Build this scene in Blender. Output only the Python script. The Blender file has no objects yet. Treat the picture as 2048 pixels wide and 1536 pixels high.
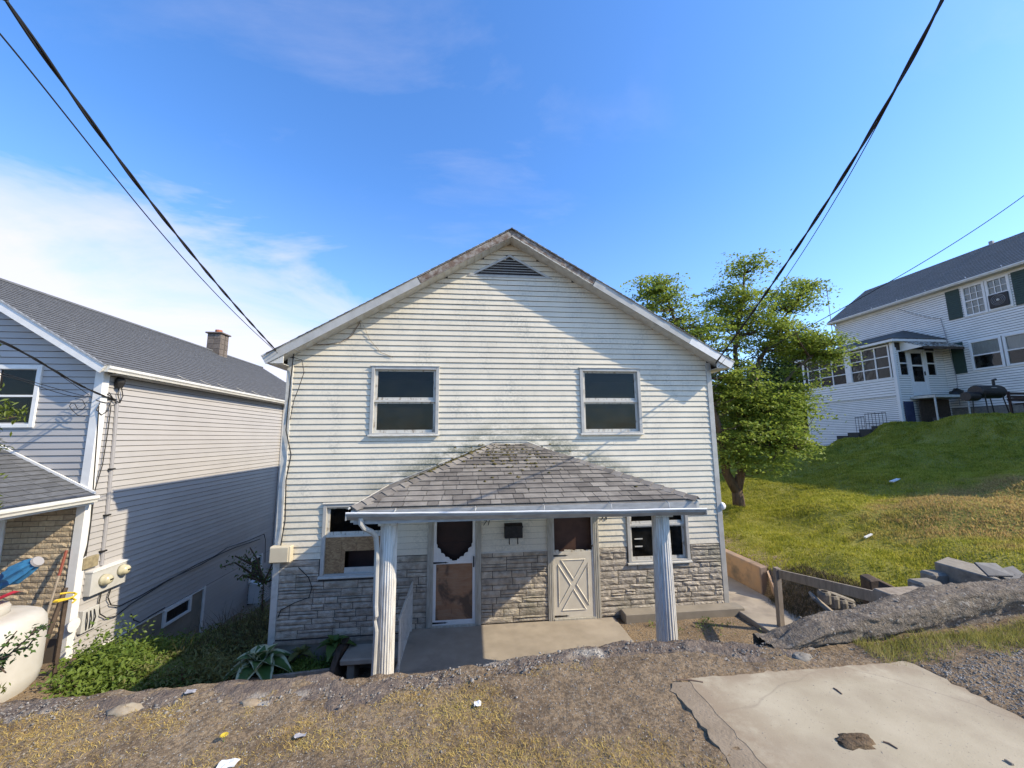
import bpy, bmesh, math, random
import numpy as np
from mathutils import Vector, Matrix, Euler
random.seed(7); RNG = np.random.default_rng(11)
SC = bpy.context.scene; COL = SC.collection
# ------------------------------------------------------------------ camera, world, sun, exposure
F_PX = 770.0; YAW = math.radians(6.0714); PITCH = math.radians(7.8621); ROLL = math.radians(-0.5159)
def cam_axes():
    f = Vector((math.sin(YAW)*math.cos(PITCH), math.cos(YAW)*math.cos(PITCH), math.sin(PITCH)))
    r = Vector((math.cos(YAW), -math.sin(YAW), 0)); u = r.cross(f)
    c, s = math.cos(ROLL), math.sin(ROLL)
    return c*r + s*u, -s*r + c*u, f
CR, CU, CF = cam_axes()
cam_d = bpy.data.cameras.new('camera'); cam = bpy.data.objects.new('camera', cam_d); COL.objects.link(cam)
cam_d.sensor_width = 36.0; cam_d.lens = 36.0*F_PX/2048.0; cam_d.clip_start = 0.05; cam_d.clip_end = 3000
cam.matrix_world = Matrix(((CR.x, CU.x, -CF.x, 0), (CR.y, CU.y, -CF.y, 0), (CR.z, CU.z, -CF.z, 0), (0, 0, 0, 1)))
SC.camera = cam
SUN_TO = Vector((0.90, -0.32, 0.72)).normalized()          # towards the sun
EL = math.asin(SUN_TO.z); AZ = math.atan2(SUN_TO.x, SUN_TO.y)
sun_d = bpy.data.lights.new('sun', 'SUN'); sun_d.energy = 3.3; sun_d.angle = math.radians(0.6); sun_d.color = (1.0, 0.87, 0.66)
sun = bpy.data.objects.new('sun', sun_d); COL.objects.link(sun); sun.location = (20, -10, 30)
sun.rotation_euler = (-SUN_TO).to_track_quat('-Z', 'Y').to_euler()
SC.view_settings.view_transform = 'Standard'; SC.view_settings.look = 'None'; SC.view_settings.gamma = 1.0
SC.view_settings.use_curve_mapping = False
SC.view_settings.exposure = 1.06
SC.cycles.max_bounces = 6; SC.cycles.transparent_max_bounces = 8; SC.cycles.use_denoising = True

class NT:
    """small node-tree helper"""
    def __init__(s, tree): s.t = tree; tree.nodes.clear()
    def n(s, typ, **kw):
        nd = s.t.nodes.new(typ)
        for k, v in kw.items():
            if k.startswith('i_'):
                key = k[2:]; key = int(key) if key.isdigit() else key.replace('_', ' ')
                s.set(nd.inputs[key], v)
            else: setattr(nd, k, v)
        return nd
    def set(s, sock, v):
        if isinstance(v, bpy.types.NodeSocket): s.t.links.new(v, sock)
        elif hasattr(v, 'outputs'): s.t.links.new(v.outputs[0], sock)
        else:
            if sock.type == 'RGBA' and len(v) == 3: v = (*v, 1)
            sock.default_value = v
    def math(s, op, a, b=0.0, clamp=False):
        nd = s.t.nodes.new('ShaderNodeMath'); nd.operation = op; nd.use_clamp = clamp
        s.set(nd.inputs[0], a); s.set(nd.inputs[1], b); return nd.outputs[0]
    def ramp(s, fac, stops, interp='LINEAR'):
        nd = s.t.nodes.new('ShaderNodeValToRGB'); s.set(nd.inputs[0], fac); cr = nd.color_ramp; cr.interpolation = interp
        cl = lambda c: (c, c, c, 1) if isinstance(c, (int, float)) else (*c, 1)
        cr.elements[0].position = stops[0][0]; cr.elements[0].color = cl(stops[0][1])
        cr.elements[1].position = stops[-1][0]; cr.elements[1].color = cl(stops[-1][1])
        for p, c in stops[1:-1]: cr.elements.new(p).color = cl(c)
        return nd.outputs[0]
    def mix(s, fac, a, b, mode='MIX'):
        nd = s.t.nodes.new('ShaderNodeMix'); nd.data_type = 'RGBA'; nd.blend_type = mode
        s.set(nd.inputs[0], fac); s.set(nd.inputs[6], a); s.set(nd.inputs[7], b); return nd.outputs[2]
    def noise(s, vec, scale, detail=4, rough=0.55, dist=0.0):
        nd = s.t.nodes.new('ShaderNodeTexNoise'); s.set(nd.inputs['Vector'], vec)
        nd.inputs['Scale'].default_value = scale; nd.inputs['Detail'].default_value = detail
        nd.inputs['Roughness'].default_value = rough; nd.inputs['Distortion'].default_value = dist
        return nd.outputs[0]
    def map(s, vec, scale=(1, 1, 1), loc=(0, 0, 0), rot=(0, 0, 0)):
        nd = s.t.nodes.new('ShaderNodeMapping'); s.set(nd.inputs[0], vec)
        nd.inputs['Scale'].default_value = scale; nd.inputs['Location'].default_value = loc; nd.inputs['Rotation'].default_value = rot
        return nd.outputs[0]

world = bpy.data.worlds.new('World'); SC.world = world; world.use_nodes = True
w = NT(world.node_tree)
sky = w.n('ShaderNodeTexSky', sky_type='NISHITA', sun_disc=False, sun_elevation=EL, sun_rotation=AZ, altitude=200.0,
          air_density=1.0, dust_density=0.6, ozone_density=2.2)
skyc = w.mix(1.0, w.n('ShaderNodeHueSaturation', i_Saturation=1.18, i_Value=1.0, i_Color=sky.outputs[0]).outputs[0], (0.80, 0.945, 1.13), 'MULTIPLY')
tc = w.n('ShaderNodeTexCoord').outputs['Generated']
sep = w.n('ShaderNodeSeparateXYZ', i_Vector=tc)
zc = w.math('MAXIMUM', sep.outputs[2], 0.03)
cx = w.math('DIVIDE', sep.outputs[0], w.math('ADD', zc, 0.18)); cy = w.math('DIVIDE', sep.outputs[1], w.math('ADD', zc, 0.18))
cv = w.n('ShaderNodeCombineXYZ', i_X=cx, i_Y=cy).outputs[0]
def ray_dir(px, py): return (CR*((px-1024)/F_PX) + CU*(-(py-768)/F_PX) + CF).normalized()
bank_n = ray_dir(-200, 110).cross(ray_dir(980, 590)).normalized()                       # a cloud bank lies below this tilted plane
bank_n = bank_n if bank_n.z < 0 else -bank_n
below = w.n('ShaderNodeVectorMath', operation='DOT_PRODUCT'); w.set(below.inputs[0], tc); below.inputs[1].default_value = bank_n
cl1 = w.noise(w.map(cv, scale=(0.5, 0.8, 1), loc=(3.05, 1.6, 0)), 1.6, 7, 0.58, 0.5)
cl2 = w.noise(w.map(cv, scale=(1.0, 2.0, 1), rot=(0, 0, 0.5), loc=(0.4, 2, 0)), 1.3, 9, 0.62, 0.35)
bank = w.ramp(w.math('ADD', below.outputs['Value'], w.math('MULTIPLY', w.math('SUBTRACT', cl1, 0.52), 0.95)), [(0.0, 0.0), (0.10, 0.45), (0.30, 0.88)])
wisp = w.ramp(w.math('MULTIPLY', w.ramp(cl1, [(0.40, 0.0), (0.62, 1.0)]), w.ramp(cl2, [(0.50, 0.0), (0.82, 1.0)])), [(0.0, 0.0), (1.0, 0.32)])
low = w.ramp(sep.outputs[2], [(0.0, 0.24), (0.30, 0.07), (0.55, 0.0)])                  # thin haze veil low in the sky
cfac = w.math('MAXIMUM', w.math('MAXIMUM', bank, wisp), low)
bg = w.n('ShaderNodeBackground', i_Color=w.mix(cfac, skyc, (3.35, 3.2, 3.6)), i_Strength=0.15)
wo = w.n('ShaderNodeOutputWorld', i_Surface=bg)

# ------------------------------------------------------------------ helpers
def at(px, py, X=None, Y=None, Z=None):
    """a point of the place that projects to a pixel of the 2048x1536 photograph, on a given world plane"""
    d = CR*((px-1024)/F_PX) + CU*(-(py-768)/F_PX) + CF
    t = X/d.x if X is not None else Y/d.y if Y is not None else Z/d.z
    return d*t
def wloc(o):
    v = Vector((0, 0, 0))
    while o is not None: v += o.location; o = o.parent
    return v
def tag(o, label=None, cat=None, group=None, kind=None):
    if label: o['label'] = label
    if cat: o['category'] = cat
    if group: o['group'] = group
    if kind: o['kind'] = kind
    return o
def empty(name, loc, label=None, cat=None, group=None):
    o = bpy.data.objects.new(name, None); o.empty_display_size = 0.2; COL.objects.link(o); o.location = loc
    return tag(o, label, cat, group)
class MB:
    def __init__(s): s.v = []; s.f = []; s.m = []
    def add(s, vs, fs, mi=0):
        b = len(s.v); s.v += [tuple(v) for v in vs]; s.f += [tuple(i+b for i in f) for f in fs]; s.m += [mi]*len(fs); return s
    def box(s, a, b, mi=0):
        x0, y0, z0 = a; x1, y1, z1 = b
        return s.add([(x0,y0,z0),(x1,y0,z0),(x1,y1,z0),(x0,y1,z0),(x0,y0,z1),(x1,y0,z1),(x1,y1,z1),(x0,y1,z1)],
                     [(0,3,2,1),(4,5,6,7),(0,1,5,4),(1,2,6,5),(2,3,7,6),(3,0,4,7)], mi)
    def obox(s, c, ax, ay, az, hx, hy, hz, mi=0):
        c = Vector(c); ax, ay, az = (Vector(q).normalized() for q in (ax, ay, az)); vs = []
        for k in (-1, 1):
            for (i, j) in ((-1,-1),(1,-1),(1,1),(-1,1)): vs.append(c+ax*hx*i+ay*hy*j+az*hz*k)
        return s.add(vs, [(0,3,2,1),(4,5,6,7),(0,1,5,4),(1,2,6,5),(2,3,7,6),(3,0,4,7)], mi)
    def prism(s, poly, d, mi=0):
        """poly: list of 3D points; extruded by vector d"""
        n = len(poly); d = Vector(d); vs = [Vector(p) for p in poly] + [Vector(p)+d for p in poly]
        return s.add(vs, [tuple(range(n))[::-1], tuple(range(n, 2*n))] + [(i, (i+1) % n, n+(i+1) % n, n+i) for i in range(n)], mi)
    def tube(s, pts, r, seg=6, mi=0, cap=True):
        pts = [Vector(p) for p in pts]; n = len(pts); rs = r if isinstance(r, (list, tuple)) else [r]*n; b = len(s.v); ref = None
        for i, p in enumerate(pts):
            t = (pts[min(i+1, n-1)]-pts[max(i-1, 0)])
            if t.length < 1e-9: t = Vector((0, 0, 1))
            t.normalize()
            if ref is None: ref = t.orthogonal()
            ref = (ref - t*ref.dot(t)); ref = ref.normalized() if ref.length > 1e-6 else t.orthogonal().normalized(); q = t.cross(ref)
            for k in range(seg):
                a = 2*math.pi*k/seg; s.v.append(tuple(p+(ref*math.cos(a)+q*math.sin(a))*rs[i]))
        for i in range(n-1):
            for k in range(seg):
                s.f.append((b+i*seg+k, b+i*seg+(k+1) % seg, b+(i+1)*seg+(k+1) % seg, b+(i+1)*seg+k)); s.m.append(mi)
        if cap:
            s.f.append(tuple(b+k for k in range(seg))[::-1]); s.f.append(tuple(b+(n-1)*seg+k for k in range(seg))); s.m += [mi, mi]
        return s
    def lathe(s, c, prof, seg=16, mi=0, axis='z'):
        """prof: list of (r, h)"""
        c = Vector(c); b = len(s.v)
        for r, h in prof:
            for k in range(seg):
                a = 2*math.pi*k/seg; p = (r*math.cos(a), r*math.sin(a), h)
                if axis == 'y': p = (p[0], p[2], p[1])
                if axis == 'x': p = (p[2], p[0], p[1])
                s.v.append(tuple(c+Vector(p)))
        for i in range(len(prof)-1):
            for k in range(seg):
                s.f.append((b+i*seg+k, b+i*seg+(k+1) % seg, b+(i+1)*seg+(k+1) % seg, b+(i+1)*seg+k)); s.m.append(mi)
        s.f.append(tuple(b+k for k in range(seg))[::-1]); s.f.append(tuple(b+(len(prof)-1)*seg+k for k in range(seg))); s.m += [mi, mi]
        return s
    def build(s, name, mats, parent=None, smooth=False, bevel=0, kind=None, loc=None):
        off = wloc(parent) if parent is not None else Vector((0, 0, 0))
        l = Vector(loc) - off if loc is not None else Vector((0, 0, 0)); off = off + l
        me = bpy.data.meshes.new(name); me.from_pydata([tuple(Vector(v)-off) for v in s.v], [], s.f)
        mats = mats if isinstance(mats, (list, tuple)) else [mats]
        for m in mats: me.materials.append(m)
        if len(mats) > 1: me.polygons.foreach_set('material_index', s.m)
        bm = bmesh.new(); bm.from_mesh(me); bmesh.ops.recalc_face_normals(bm, faces=bm.faces)
        if bevel: bmesh.ops.bevel(bm, geom=list(bm.edges), offset=bevel, segments=1, affect='EDGES', clamp_overlap=True)
        bm.to_mesh(me); bm.free()
        if smooth: me.polygons.foreach_set('use_smooth', [True]*len(me.polygons))
        me.update()
        o = bpy.data.objects.new(name, me); COL.objects.link(o); o.location = l
        if parent is not None: o.parent = parent
        if kind: o['kind'] = kind
        return o
def raw(name, verts, faces, mats, parent=None, kind=None, smooth=False, mi=None):
    """big meshes from numpy arrays; faces (n,3) or (n,4)"""
    me = bpy.data.meshes.new(name); verts = np.asarray(verts, np.float32); faces = np.asarray(faces, np.int32)
    if parent is not None: verts = verts - np.array(wloc(parent), np.float32)
    k = faces.shape[1]; n = len(faces)
    me.vertices.add(len(verts)); me.vertices.foreach_set('co', verts.ravel())
    me.loops.add(n*k); me.loops.foreach_set('vertex_index', faces.ravel())
    me.polygons.add(n); me.polygons.foreach_set('loop_start', np.arange(0, n*k, k, dtype=np.int32))
    me.polygons.foreach_set('loop_total', np.full(n, k, np.int32))
    mats = mats if isinstance(mats, (list, tuple)) else [mats]
    for m in mats: me.materials.append(m)
    if mi is not None: me.polygons.foreach_set('material_index', np.asarray(mi, np.int32))
    if smooth: me.polygons.foreach_set('use_smooth', np.ones(n, bool))
    me.update(calc_edges=True); me.validate()
    o = bpy.data.objects.new(name, me); COL.objects.link(o)
    if parent is not None: o.parent = parent
    if kind: o['kind'] = kind
    return o
def box(name, a, b, m, parent=None, bevel=0.0, **k): return MB().box(a, b).build(name, m, parent, bevel=bevel, **k)
def copy_tree(o, parent=None):
    c = o.copy(); COL.objects.link(c); c.parent = parent
    for ch in list(o.children): copy_tree(ch, c)
    return c
def vnoise(x, y, seed=0, octaves=4, f=1.0, gain=0.5):
    """value noise on numpy arrays"""
    x = np.asarray(x, float); y = np.asarray(y, float); out = np.zeros(np.broadcast(x, y).shape); a = 1.0; tot = 0
    for o in range(octaves):
        xi = np.floor(x*f).astype(np.int64); yi = np.floor(y*f).astype(np.int64); fx = x*f-xi; fy = y*f-yi
        fx = fx*fx*(3-2*fx); fy = fy*fy*(3-2*fy)
        def h(i, j):
            n = (i*374761393 + j*668265263 + (seed+o)*1442695041) & 0x7fffffff
            n = ((n ^ (n >> 13))*1274126177) & 0x7fffffff
            return ((n ^ (n >> 16)) & 0xffff)/65535.0
        v = (h(xi, yi)*(1-fx)+h(xi+1, yi)*fx)*(1-fy)+(h(xi, yi+1)*(1-fx)+h(xi+1, yi+1)*fx)*fy
        out += (v-0.5)*a; tot += a; a *= gain; f *= 2.03
    return out/tot*2

# ------------------------------------------------------------------ materials
def mat(name, col, col2=None, rough=0.6, scale=6.0, contrast=(0.35, 0.7), stretch=(1, 1, 1), bump=0.0, bscale=40.0, bstretch=(1, 1, 1),
        metallic=0.0, spec=0.35, rnd=0.0, col3=None, scale3=1.2, con3=(0.5, 0.68), hook=None, detail=6, bdist=0.01, transl=0.0):
    m = bpy.data.materials.new(name); m.use_nodes = True; t = NT(m.node_tree)
    pos = t.n('ShaderNodeNewGeometry').outputs['Position']
    c = (*col, 1)
    colr = None
    if col2 is not None:
        f = t.ramp(t.noise(t.map(pos, scale=stretch), scale, detail), [(contrast[0], 0.0), (contrast[1], 1.0)])
        colr = t.mix(f, col, col2)
    else:
        rgb = t.n('ShaderNodeRGB'); rgb.outputs[0].default_value = c; colr = rgb.outputs[0]
    if col3 is not None:
        f3 = t.ramp(t.noise(t.map(pos, scale=stretch, loc=(5, 3, 1)), scale3, 5), [(con3[0], 0.0), (con3[1], 1.0)])
        colr = t.mix(f3, colr, col3)
    if rnd:
        oi = t.n('ShaderNodeObjectInfo').outputs['Random']
        hs = t.n('ShaderNodeHueSaturation', i_Color=colr, i_Value=t.math('ADD', t.math('MULTIPLY', oi, 2*rnd), 1.0-rnd), i_Hue=t.math('ADD', t.math('MULTIPLY', oi, rnd*0.03), 0.5-rnd*0.015))
        colr = hs.outputs[0]
    if hook: colr = hook(t, pos, colr)
    p = t.n('ShaderNodeBsdfPrincipled', i_Base_Color=colr, i_Roughness=rough, i_Metallic=metallic)
    p.inputs['Specular IOR Level'].default_value = spec
    if bump:
        b = t.n('ShaderNodeBump', i_Strength=bump, i_Height=t.noise(t.map(pos, scale=bstretch), bscale, 5, 0.6)); b.inputs['Distance'].default_value = bdist
        t.set(p.inputs['Normal'], b)
    out = p
    if transl:
        tr = t.n('ShaderNodeBsdfTranslucent', i_Color=colr)
        out = t.n('ShaderNodeMixShader', i_0=transl, i_1=p.outputs[0], i_2=tr.outputs[0])
    t.n('ShaderNodeOutputMaterial', i_Surface=out)
    return m
def glass(name, tint=(0.5, 0.53, 0.53), refl=0.45, dirt=0.12):
    m = bpy.data.materials.new(name); m.use_nodes = True; t = NT(m.node_tree)
    pos = t.n('ShaderNodeNewGeometry').outputs['Position']
    tr = t.n('ShaderNodeBsdfTransparent', i_Color=tint)
    gl = t.n('ShaderNodeBsdfGlossy', i_Color=(refl, refl, refl), i_Roughness=0.03)
    b = t.n('ShaderNodeBump', i_Strength=0.25, i_Height=t.noise(pos, 3.0, 2)); b.inputs['Distance'].default_value = 0.02
    t.set(gl.inputs['Normal'], b)
    df = t.n('ShaderNodeBsdfDiffuse', i_Color=(0.35, 0.34, 0.31))
    fr = t.n('ShaderNodeFresnel', i_IOR=1.5)
    s1 = t.n('ShaderNodeMixShader', i_0=fr, i_1=tr.outputs[0], i_2=gl.outputs[0])
    s2 = t.n('ShaderNodeMixShader', i_0=t.math('MULTIPLY', t.ramp(t.noise(pos, 4.0, 6), [(0.4, 0.2), (0.75, 1.0)]), dirt), i_1=s1.outputs[0], i_2=df.outputs[0])
    t.n('ShaderNodeOutputMaterial', i_Surface=s2)
    return m
def mildew(t, pos, col):
    """grey-green mildew that follows the two hips of the porch roof, and streaks of grime"""
    s = t.n('ShaderNodeSeparateXYZ', i_Vector=pos)
    hip = t.math('SUBTRACT', -0.16, t.math('MULTIPLY', t.math('MAXIMUM', t.math('SUBTRACT', t.math('ABSOLUTE', t.math('SUBTRACT', s.outputs[0], 0.84)), 0.3), 0.0), 0.45))
    d = t.math('SUBTRACT', s.outputs[2], hip)
    near = t.ramp(t.math('ADD', t.math('MULTIPLY', d, 1.2), 0.1), [(0.02, 0.0), (0.10, 1.0), (0.48, 0.85), (0.88, 0.0)])
    side = t.ramp(t.math('MULTIPLY', t.math('ABSOLUTE', t.math('SUBTRACT', s.outputs[0], 0.84)), 0.33), [(0.0, 0.5), (0.35, 1.0), (0.75, 0.9), (1.0, 0.25)])
    blot = t.ramp(t.noise(t.map(pos, scale=(1.0, 1, 1.9)), 1.5, 8, 0.72), [(0.42, 0.0), (0.52, 1.0)])
    sp = t.ramp(t.noise(pos, 30.0, 3), [(0.36, 0.55), (0.54, 1.0)])
    col = t.mix(t.math('MULTIPLY', t.math('MULTIPLY', t.math('MULTIPLY', near, side), blot), t.math('MULTIPLY', sp, 0.95)), col, (0.12, 0.125, 0.075))
    grime = t.math('MULTIPLY', t.ramp(t.noise(t.map(pos, scale=(1.5, 1, 0.9)), 1.3, 7, 0.7), [(0.45, 0.0), (0.7, 0.6)]), t.ramp(t.noise(pos, 24.0, 4), [(0.42, 0.05), (0.60, 1.0)]))
    col = t.mix(grime, col, (0.30, 0.30, 0.26))
    spk = t.ramp(t.noise(pos, 70.0, 2), [(0.66, 0.0), (0.70, 1.0)])
    return t.mix(t.math('MULTIPLY', spk, 0.35), col, (0.2, 0.19, 0.16))
M = {}
M['siding'] = mat('white_siding', (0.68, 0.615, 0.485), (0.59, 0.535, 0.42), rough=0.42, scale=2.2, contrast=(0.3, 0.8), bump=0.06, bscale=9, bstretch=(1, 1, 6), hook=mildew, rnd=0.03)
M['trim'] = mat('old_white_trim', (0.52, 0.505, 0.455), (0.36, 0.345, 0.295), rough=0.5, scale=9, contrast=(0.45, 0.8), bump=0.1, bscale=60, rnd=0.05)
M['metal_trim'] = mat('aluminium_trim', (0.43, 0.42, 0.385), (0.30, 0.29, 0.26), rough=0.38, scale=5, contrast=(0.4, 0.85), bump=0.1, bscale=14, spec=0.5)
M['peel'] = mat('peeling_paint', (0.52, 0.50, 0.44), (0.24, 0.195, 0.14), rough=0.75, scale=9, contrast=(0.52, 0.66), stretch=(2.2, 1, 0.8), bump=0.5, bscale=40)
M['oldwood'] = mat('bare_weathered_wood', (0.17, 0.12, 0.09), (0.36, 0.33, 0.29), rough=0.85, scale=11, contrast=(0.42, 0.68), stretch=(1, 1, 1), bump=0.7, bscale=30)
M['soffit'] = mat('soffit_metal', (0.56, 0.55, 0.51), (0.36, 0.34, 0.29), rough=0.5, scale=7, contrast=(0.45, 0.85))
M['dark'] = mat('dark_interior', (0.035, 0.03, 0.028), rough=0.9)
M['black'] = mat('black_metal', (0.012, 0.012, 0.012), (0.03, 0.028, 0.026), rough=0.45, scale=20)
M['glass'] = glass('window_glass', dirt=0.02)
M['glass_clear'] = glass('clear_window_glass', tint=(0.88, 0.9, 0.9), dirt=0.01)
M['glass_dusty'] = glass('dusty_window_glass', tint=(0.45, 0.47, 0.46), dirt=0.05)
M['stone'] = mat('pressed_stone_panel', (0.47, 0.415, 0.335), (0.27, 0.235, 0.185), rough=0.8, scale=9, contrast=(0.36, 0.68), bump=1.0, bscale=26, bstretch=(0.7, 1, 1.5), rnd=0.16, bdist=0.025, col3=(0.17, 0.17, 0.12), scale3=1.0, con3=(0.52, 0.78))
M['joint'] = mat('dark_stone_joint', (0.04, 0.038, 0.035), (0.06, 0.055, 0.05), rough=0.9, scale=20)
M['shingle'] = mat('porch_shingle', (0.215, 0.195, 0.17), (0.135, 0.122, 0.108), rough=0.92, scale=5, contrast=(0.35, 0.7), bump=0.5, bscale=120, rnd=0.30, spec=0.15)
M['shingle_grey'] = mat('grey_shingle', (0.125, 0.13, 0.138), (0.085, 0.088, 0.093), rough=0.92, scale=14, stretch=(0.5, 0.5, 3), bump=0.3, bscale=140, rnd=0.12, spec=0.15)
M['shingle_dark'] = mat('weathered_dark_shingle', (0.12, 0.115, 0.105), (0.08, 0.078, 0.072), rough=0.92, scale=6, bump=0.3, bscale=60, spec=0.15)
M['moss'] = mat('moss', (0.055, 0.05, 0.014), (0.10, 0.075, 0.02), rough=0.95, scale=14, bump=0.8, bscale=60)
M['gutter'] = mat('gutter_metal', (0.36, 0.36, 0.35), (0.24, 0.24, 0.235), rough=0.42, scale=6, stretch=(1, 1, 3), bump=0.1, bscale=12, spec=0.5)
M['gutter_white'] = mat('white_gutter_metal', (0.66, 0.65, 0.60), (0.54, 0.53, 0.48), rough=0.4, scale=5, spec=0.5)
M['column'] = mat('fluted_column_paint', (0.57, 0.56, 0.525), (0.36, 0.34, 0.30), rough=0.55, scale=9, contrast=(0.46, 0.72), stretch=(3, 3, 0.5), bump=0.2, bscale=40)
M['concrete'] = mat('concrete', (0.34, 0.295, 0.235), (0.25, 0.215, 0.17), rough=0.88, scale=2.4, contrast=(0.35, 0.7), bump=0.25, bscale=70, col3=(0.18, 0.155, 0.13), scale3=1.4, con3=(0.56, 0.74))
M['foundation'] = mat('foundation_render', (0.25, 0.22, 0.175), (0.18, 0.158, 0.125), rough=0.9, scale=3, bump=0.2, bscale=60)
M['rustwall'] = mat('stained_concrete_wall', (0.36, 0.235, 0.145), (0.27, 0.20, 0.15), rough=0.9, scale=3.2, contrast=(0.35, 0.68), bump=0.35, bscale=45, col3=(0.13, 0.11, 0.095), scale3=2.0, con3=(0.55, 0.72))
def osb_hook(t, pos, col):
    v = t.n('ShaderNodeTexVoronoi'); v.feature = 'F1'; t.set(v.inputs['Vector'], t.map(pos, scale=(1.0, 1, 2.2), rot=(0, 0.6, 0))); v.inputs['Scale'].default_value = 22
    hs = t.n('ShaderNodeSeparateColor', i_Color=v.outputs['Color'])
    return t.mix(t.math('MULTIPLY', hs.outputs[0], 0.75), col, (0.16, 0.085, 0.04))
M['osb'] = mat('osb_board', (0.40, 0.26, 0.13), (0.30, 0.18, 0.09), rough=0.8, scale=6, hook=osb_hook, bump=0.2, bscale=60)
def ply_hook(t, pos, col):
    s = t.n('ShaderNodeSeparateXYZ', i_Vector=pos)
    g = t.ramp(t.noise(t.map(pos, scale=(0.8, 1, 5.0)), 3.2, 6, 0.6, 1.4), [(0.42, 0.0), (0.62, 1.0)])
    col = t.mix(t.math('MULTIPLY', g, 0.55), col, (0.30, 0.20, 0.13))
    st = t.ramp(t.noise(t.map(pos, scale=(1.3, 1, 1.0), loc=(2.2, 0, 0.7)), 1.9, 5, 0.6, 0.6), [(0.50, 0.0), (0.60, 1.0)])
    return t.mix(t.math('MULTIPLY', st, 0.8), col, (0.055, 0.04, 0.03))
M['ply'] = mat('stained_plywood', (0.30, 0.16, 0.085), (0.23, 0.115, 0.06), rough=0.7, scale=5, hook=ply_hook, bump=0.15, bscale=50)
M['reddoor'] = mat('dark_red_door', (0.032, 0.013, 0.010), (0.02, 0.009, 0.007), rough=0.5, scale=6)
M['browndoor'] = mat('brown_door_panel', (0.075, 0.038, 0.026), (0.05, 0.025, 0.018), rough=0.6, scale=6)
M['doorpaint'] = mat('cream_door_paint', (0.60, 0.56, 0.47), (0.52, 0.48, 0.40), rough=0.45, scale=5, bump=0.05, bscale=30)
M['doorcase'] = mat('door_casing_paint', (0.44, 0.42, 0.36), (0.30, 0.28, 0.23), rough=0.6, scale=8, stretch=(3, 3, 0.6), bump=0.15, bscale=40)
M['beigebox'] = mat('beige_plastic', (0.55, 0.49, 0.36), (0.50, 0.44, 0.32), rough=0.5, scale=5)
M['gsiding'] = mat('grey_vinyl_siding', (0.385, 0.37, 0.355), (0.34, 0.325, 0.31), rough=0.45, scale=1.6, contrast=(0.3, 0.8), bump=0.05, bscale=8, bstretch=(1, 1, 6), rnd=0.035)
M['white'] = mat('clean_white_trim', (0.72, 0.71, 0.68), (0.64, 0.63, 0.60), rough=0.4, scale=6)
M['brick'] = mat('tan_split_brick', (0.50, 0.40, 0.27), (0.38, 0.30, 0.20), rough=0.85, scale=16, contrast=(0.35, 0.68), bump=0.9, bscale=30, rnd=0.18, bdist=0.015)
M['mortar'] = mat('dark_mortar', (0.085, 0.07, 0.055), rough=0.95)
M['block'] = mat('chimney_block', (0.17, 0.14, 0.115), (0.12, 0.10, 0.085), rough=0.9, scale=14, bump=0.4, bscale=50, rnd=0.15)
M['clay'] = mat('red_clay_flue', (0.36, 0.13, 0.07), rough=0.8)
M['meter'] = mat('meter_grey_paint', (0.46, 0.455, 0.43), (0.40, 0.395, 0.37), rough=0.45, scale=7)
M['conduit'] = mat('conduit_grey', (0.30, 0.29, 0.29), rough=0.5)
M['cable'] = mat('black_cable', (0.018, 0.017, 0.016), rough=0.6)
M['meterglass'] = mat('yellowed_meter_dome', (0.52, 0.48, 0.33), (0.42, 0.38, 0.26), rough=0.2, scale=10, spec=0.6)
M['rsiding'] = mat('bright_white_siding', (0.76, 0.73, 0.67), (0.69, 0.66, 0.60), rough=0.45, scale=2, rnd=0.0)
M['shutter'] = mat('dark_green_shutter', (0.028, 0.055, 0.042), (0.022, 0.042, 0.034), rough=0.5, scale=8)
M['curtain'] = mat('pale_curtain', (0.62, 0.63, 0.62), (0.5, 0.51, 0.5), rough=0.8, scale=5, stretch=(4, 4, 0.5))
M['awning'] = mat('peeling_awning', (0.50, 0.48, 0.42), (0.12, 0.09, 0.065), rough=0.8, scale=5, contrast=(0.42, 0.58), stretch=(2, 2, 1))
M['tank'] = mat('white_plastic_tank', (0.55, 0.53, 0.485), (0.45, 0.43, 0.38), rough=0.45, scale=2.2, bump=0.04, bscale=14)
M['redplastic'] = mat('red_plastic_sheet', (0.55, 0.03, 0.045), (0.38, 0.02, 0.03), rough=0.35, scale=8, spec=0.6)
M['bluefabric'] = mat('blue_umbrella_fabric', (0.045, 0.22, 0.42), (0.03, 0.15, 0.31), rough=0.75, scale=9)
M['yellow'] = mat('yellow_plastic', (0.60, 0.42, 0.03), rough=0.5)
M['wood'] = mat('grey_weathered_timber', (0.30, 0.255, 0.20), (0.19, 0.155, 0.12), rough=0.85, scale=7, stretch=(2, 2, 0.6), bump=0.35, bscale=35)
M['darkwood'] = mat('rotten_dark_timber', (0.085, 0.06, 0.042), (0.045, 0.033, 0.025), rough=0.9, scale=9, bump=0.5, bscale=30)
M['redtool'] = mat('red_tool_handle', (0.20, 0.05, 0.03), rough=0.6)
M['block_grey'] = mat('grey_concrete_block', (0.25, 0.225, 0.185), (0.15, 0.135, 0.115), rough=0.9, scale=12, bump=0.5, bscale=50)
M['asphalt'] = mat('crumbling_asphalt', (0.21, 0.17, 0.125), (0.105, 0.086, 0.068), rough=0.95, scale=18, contrast=(0.35, 0.65), bump=1.0, bscale=55, col3=(0.26, 0.235, 0.20), scale3=34, con3=(0.57, 0.66), bdist=0.03)
M['edge'] = mat('crumbled_concrete_edge', (0.22, 0.17, 0.125), (0.12, 0.092, 0.075), rough=0.95, scale=14, contrast=(0.35, 0.65), bump=1.0, bscale=60, col3=(0.46, 0.42, 0.35), scale3=3.2, con3=(0.57, 0.70), bdist=0.03)
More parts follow.
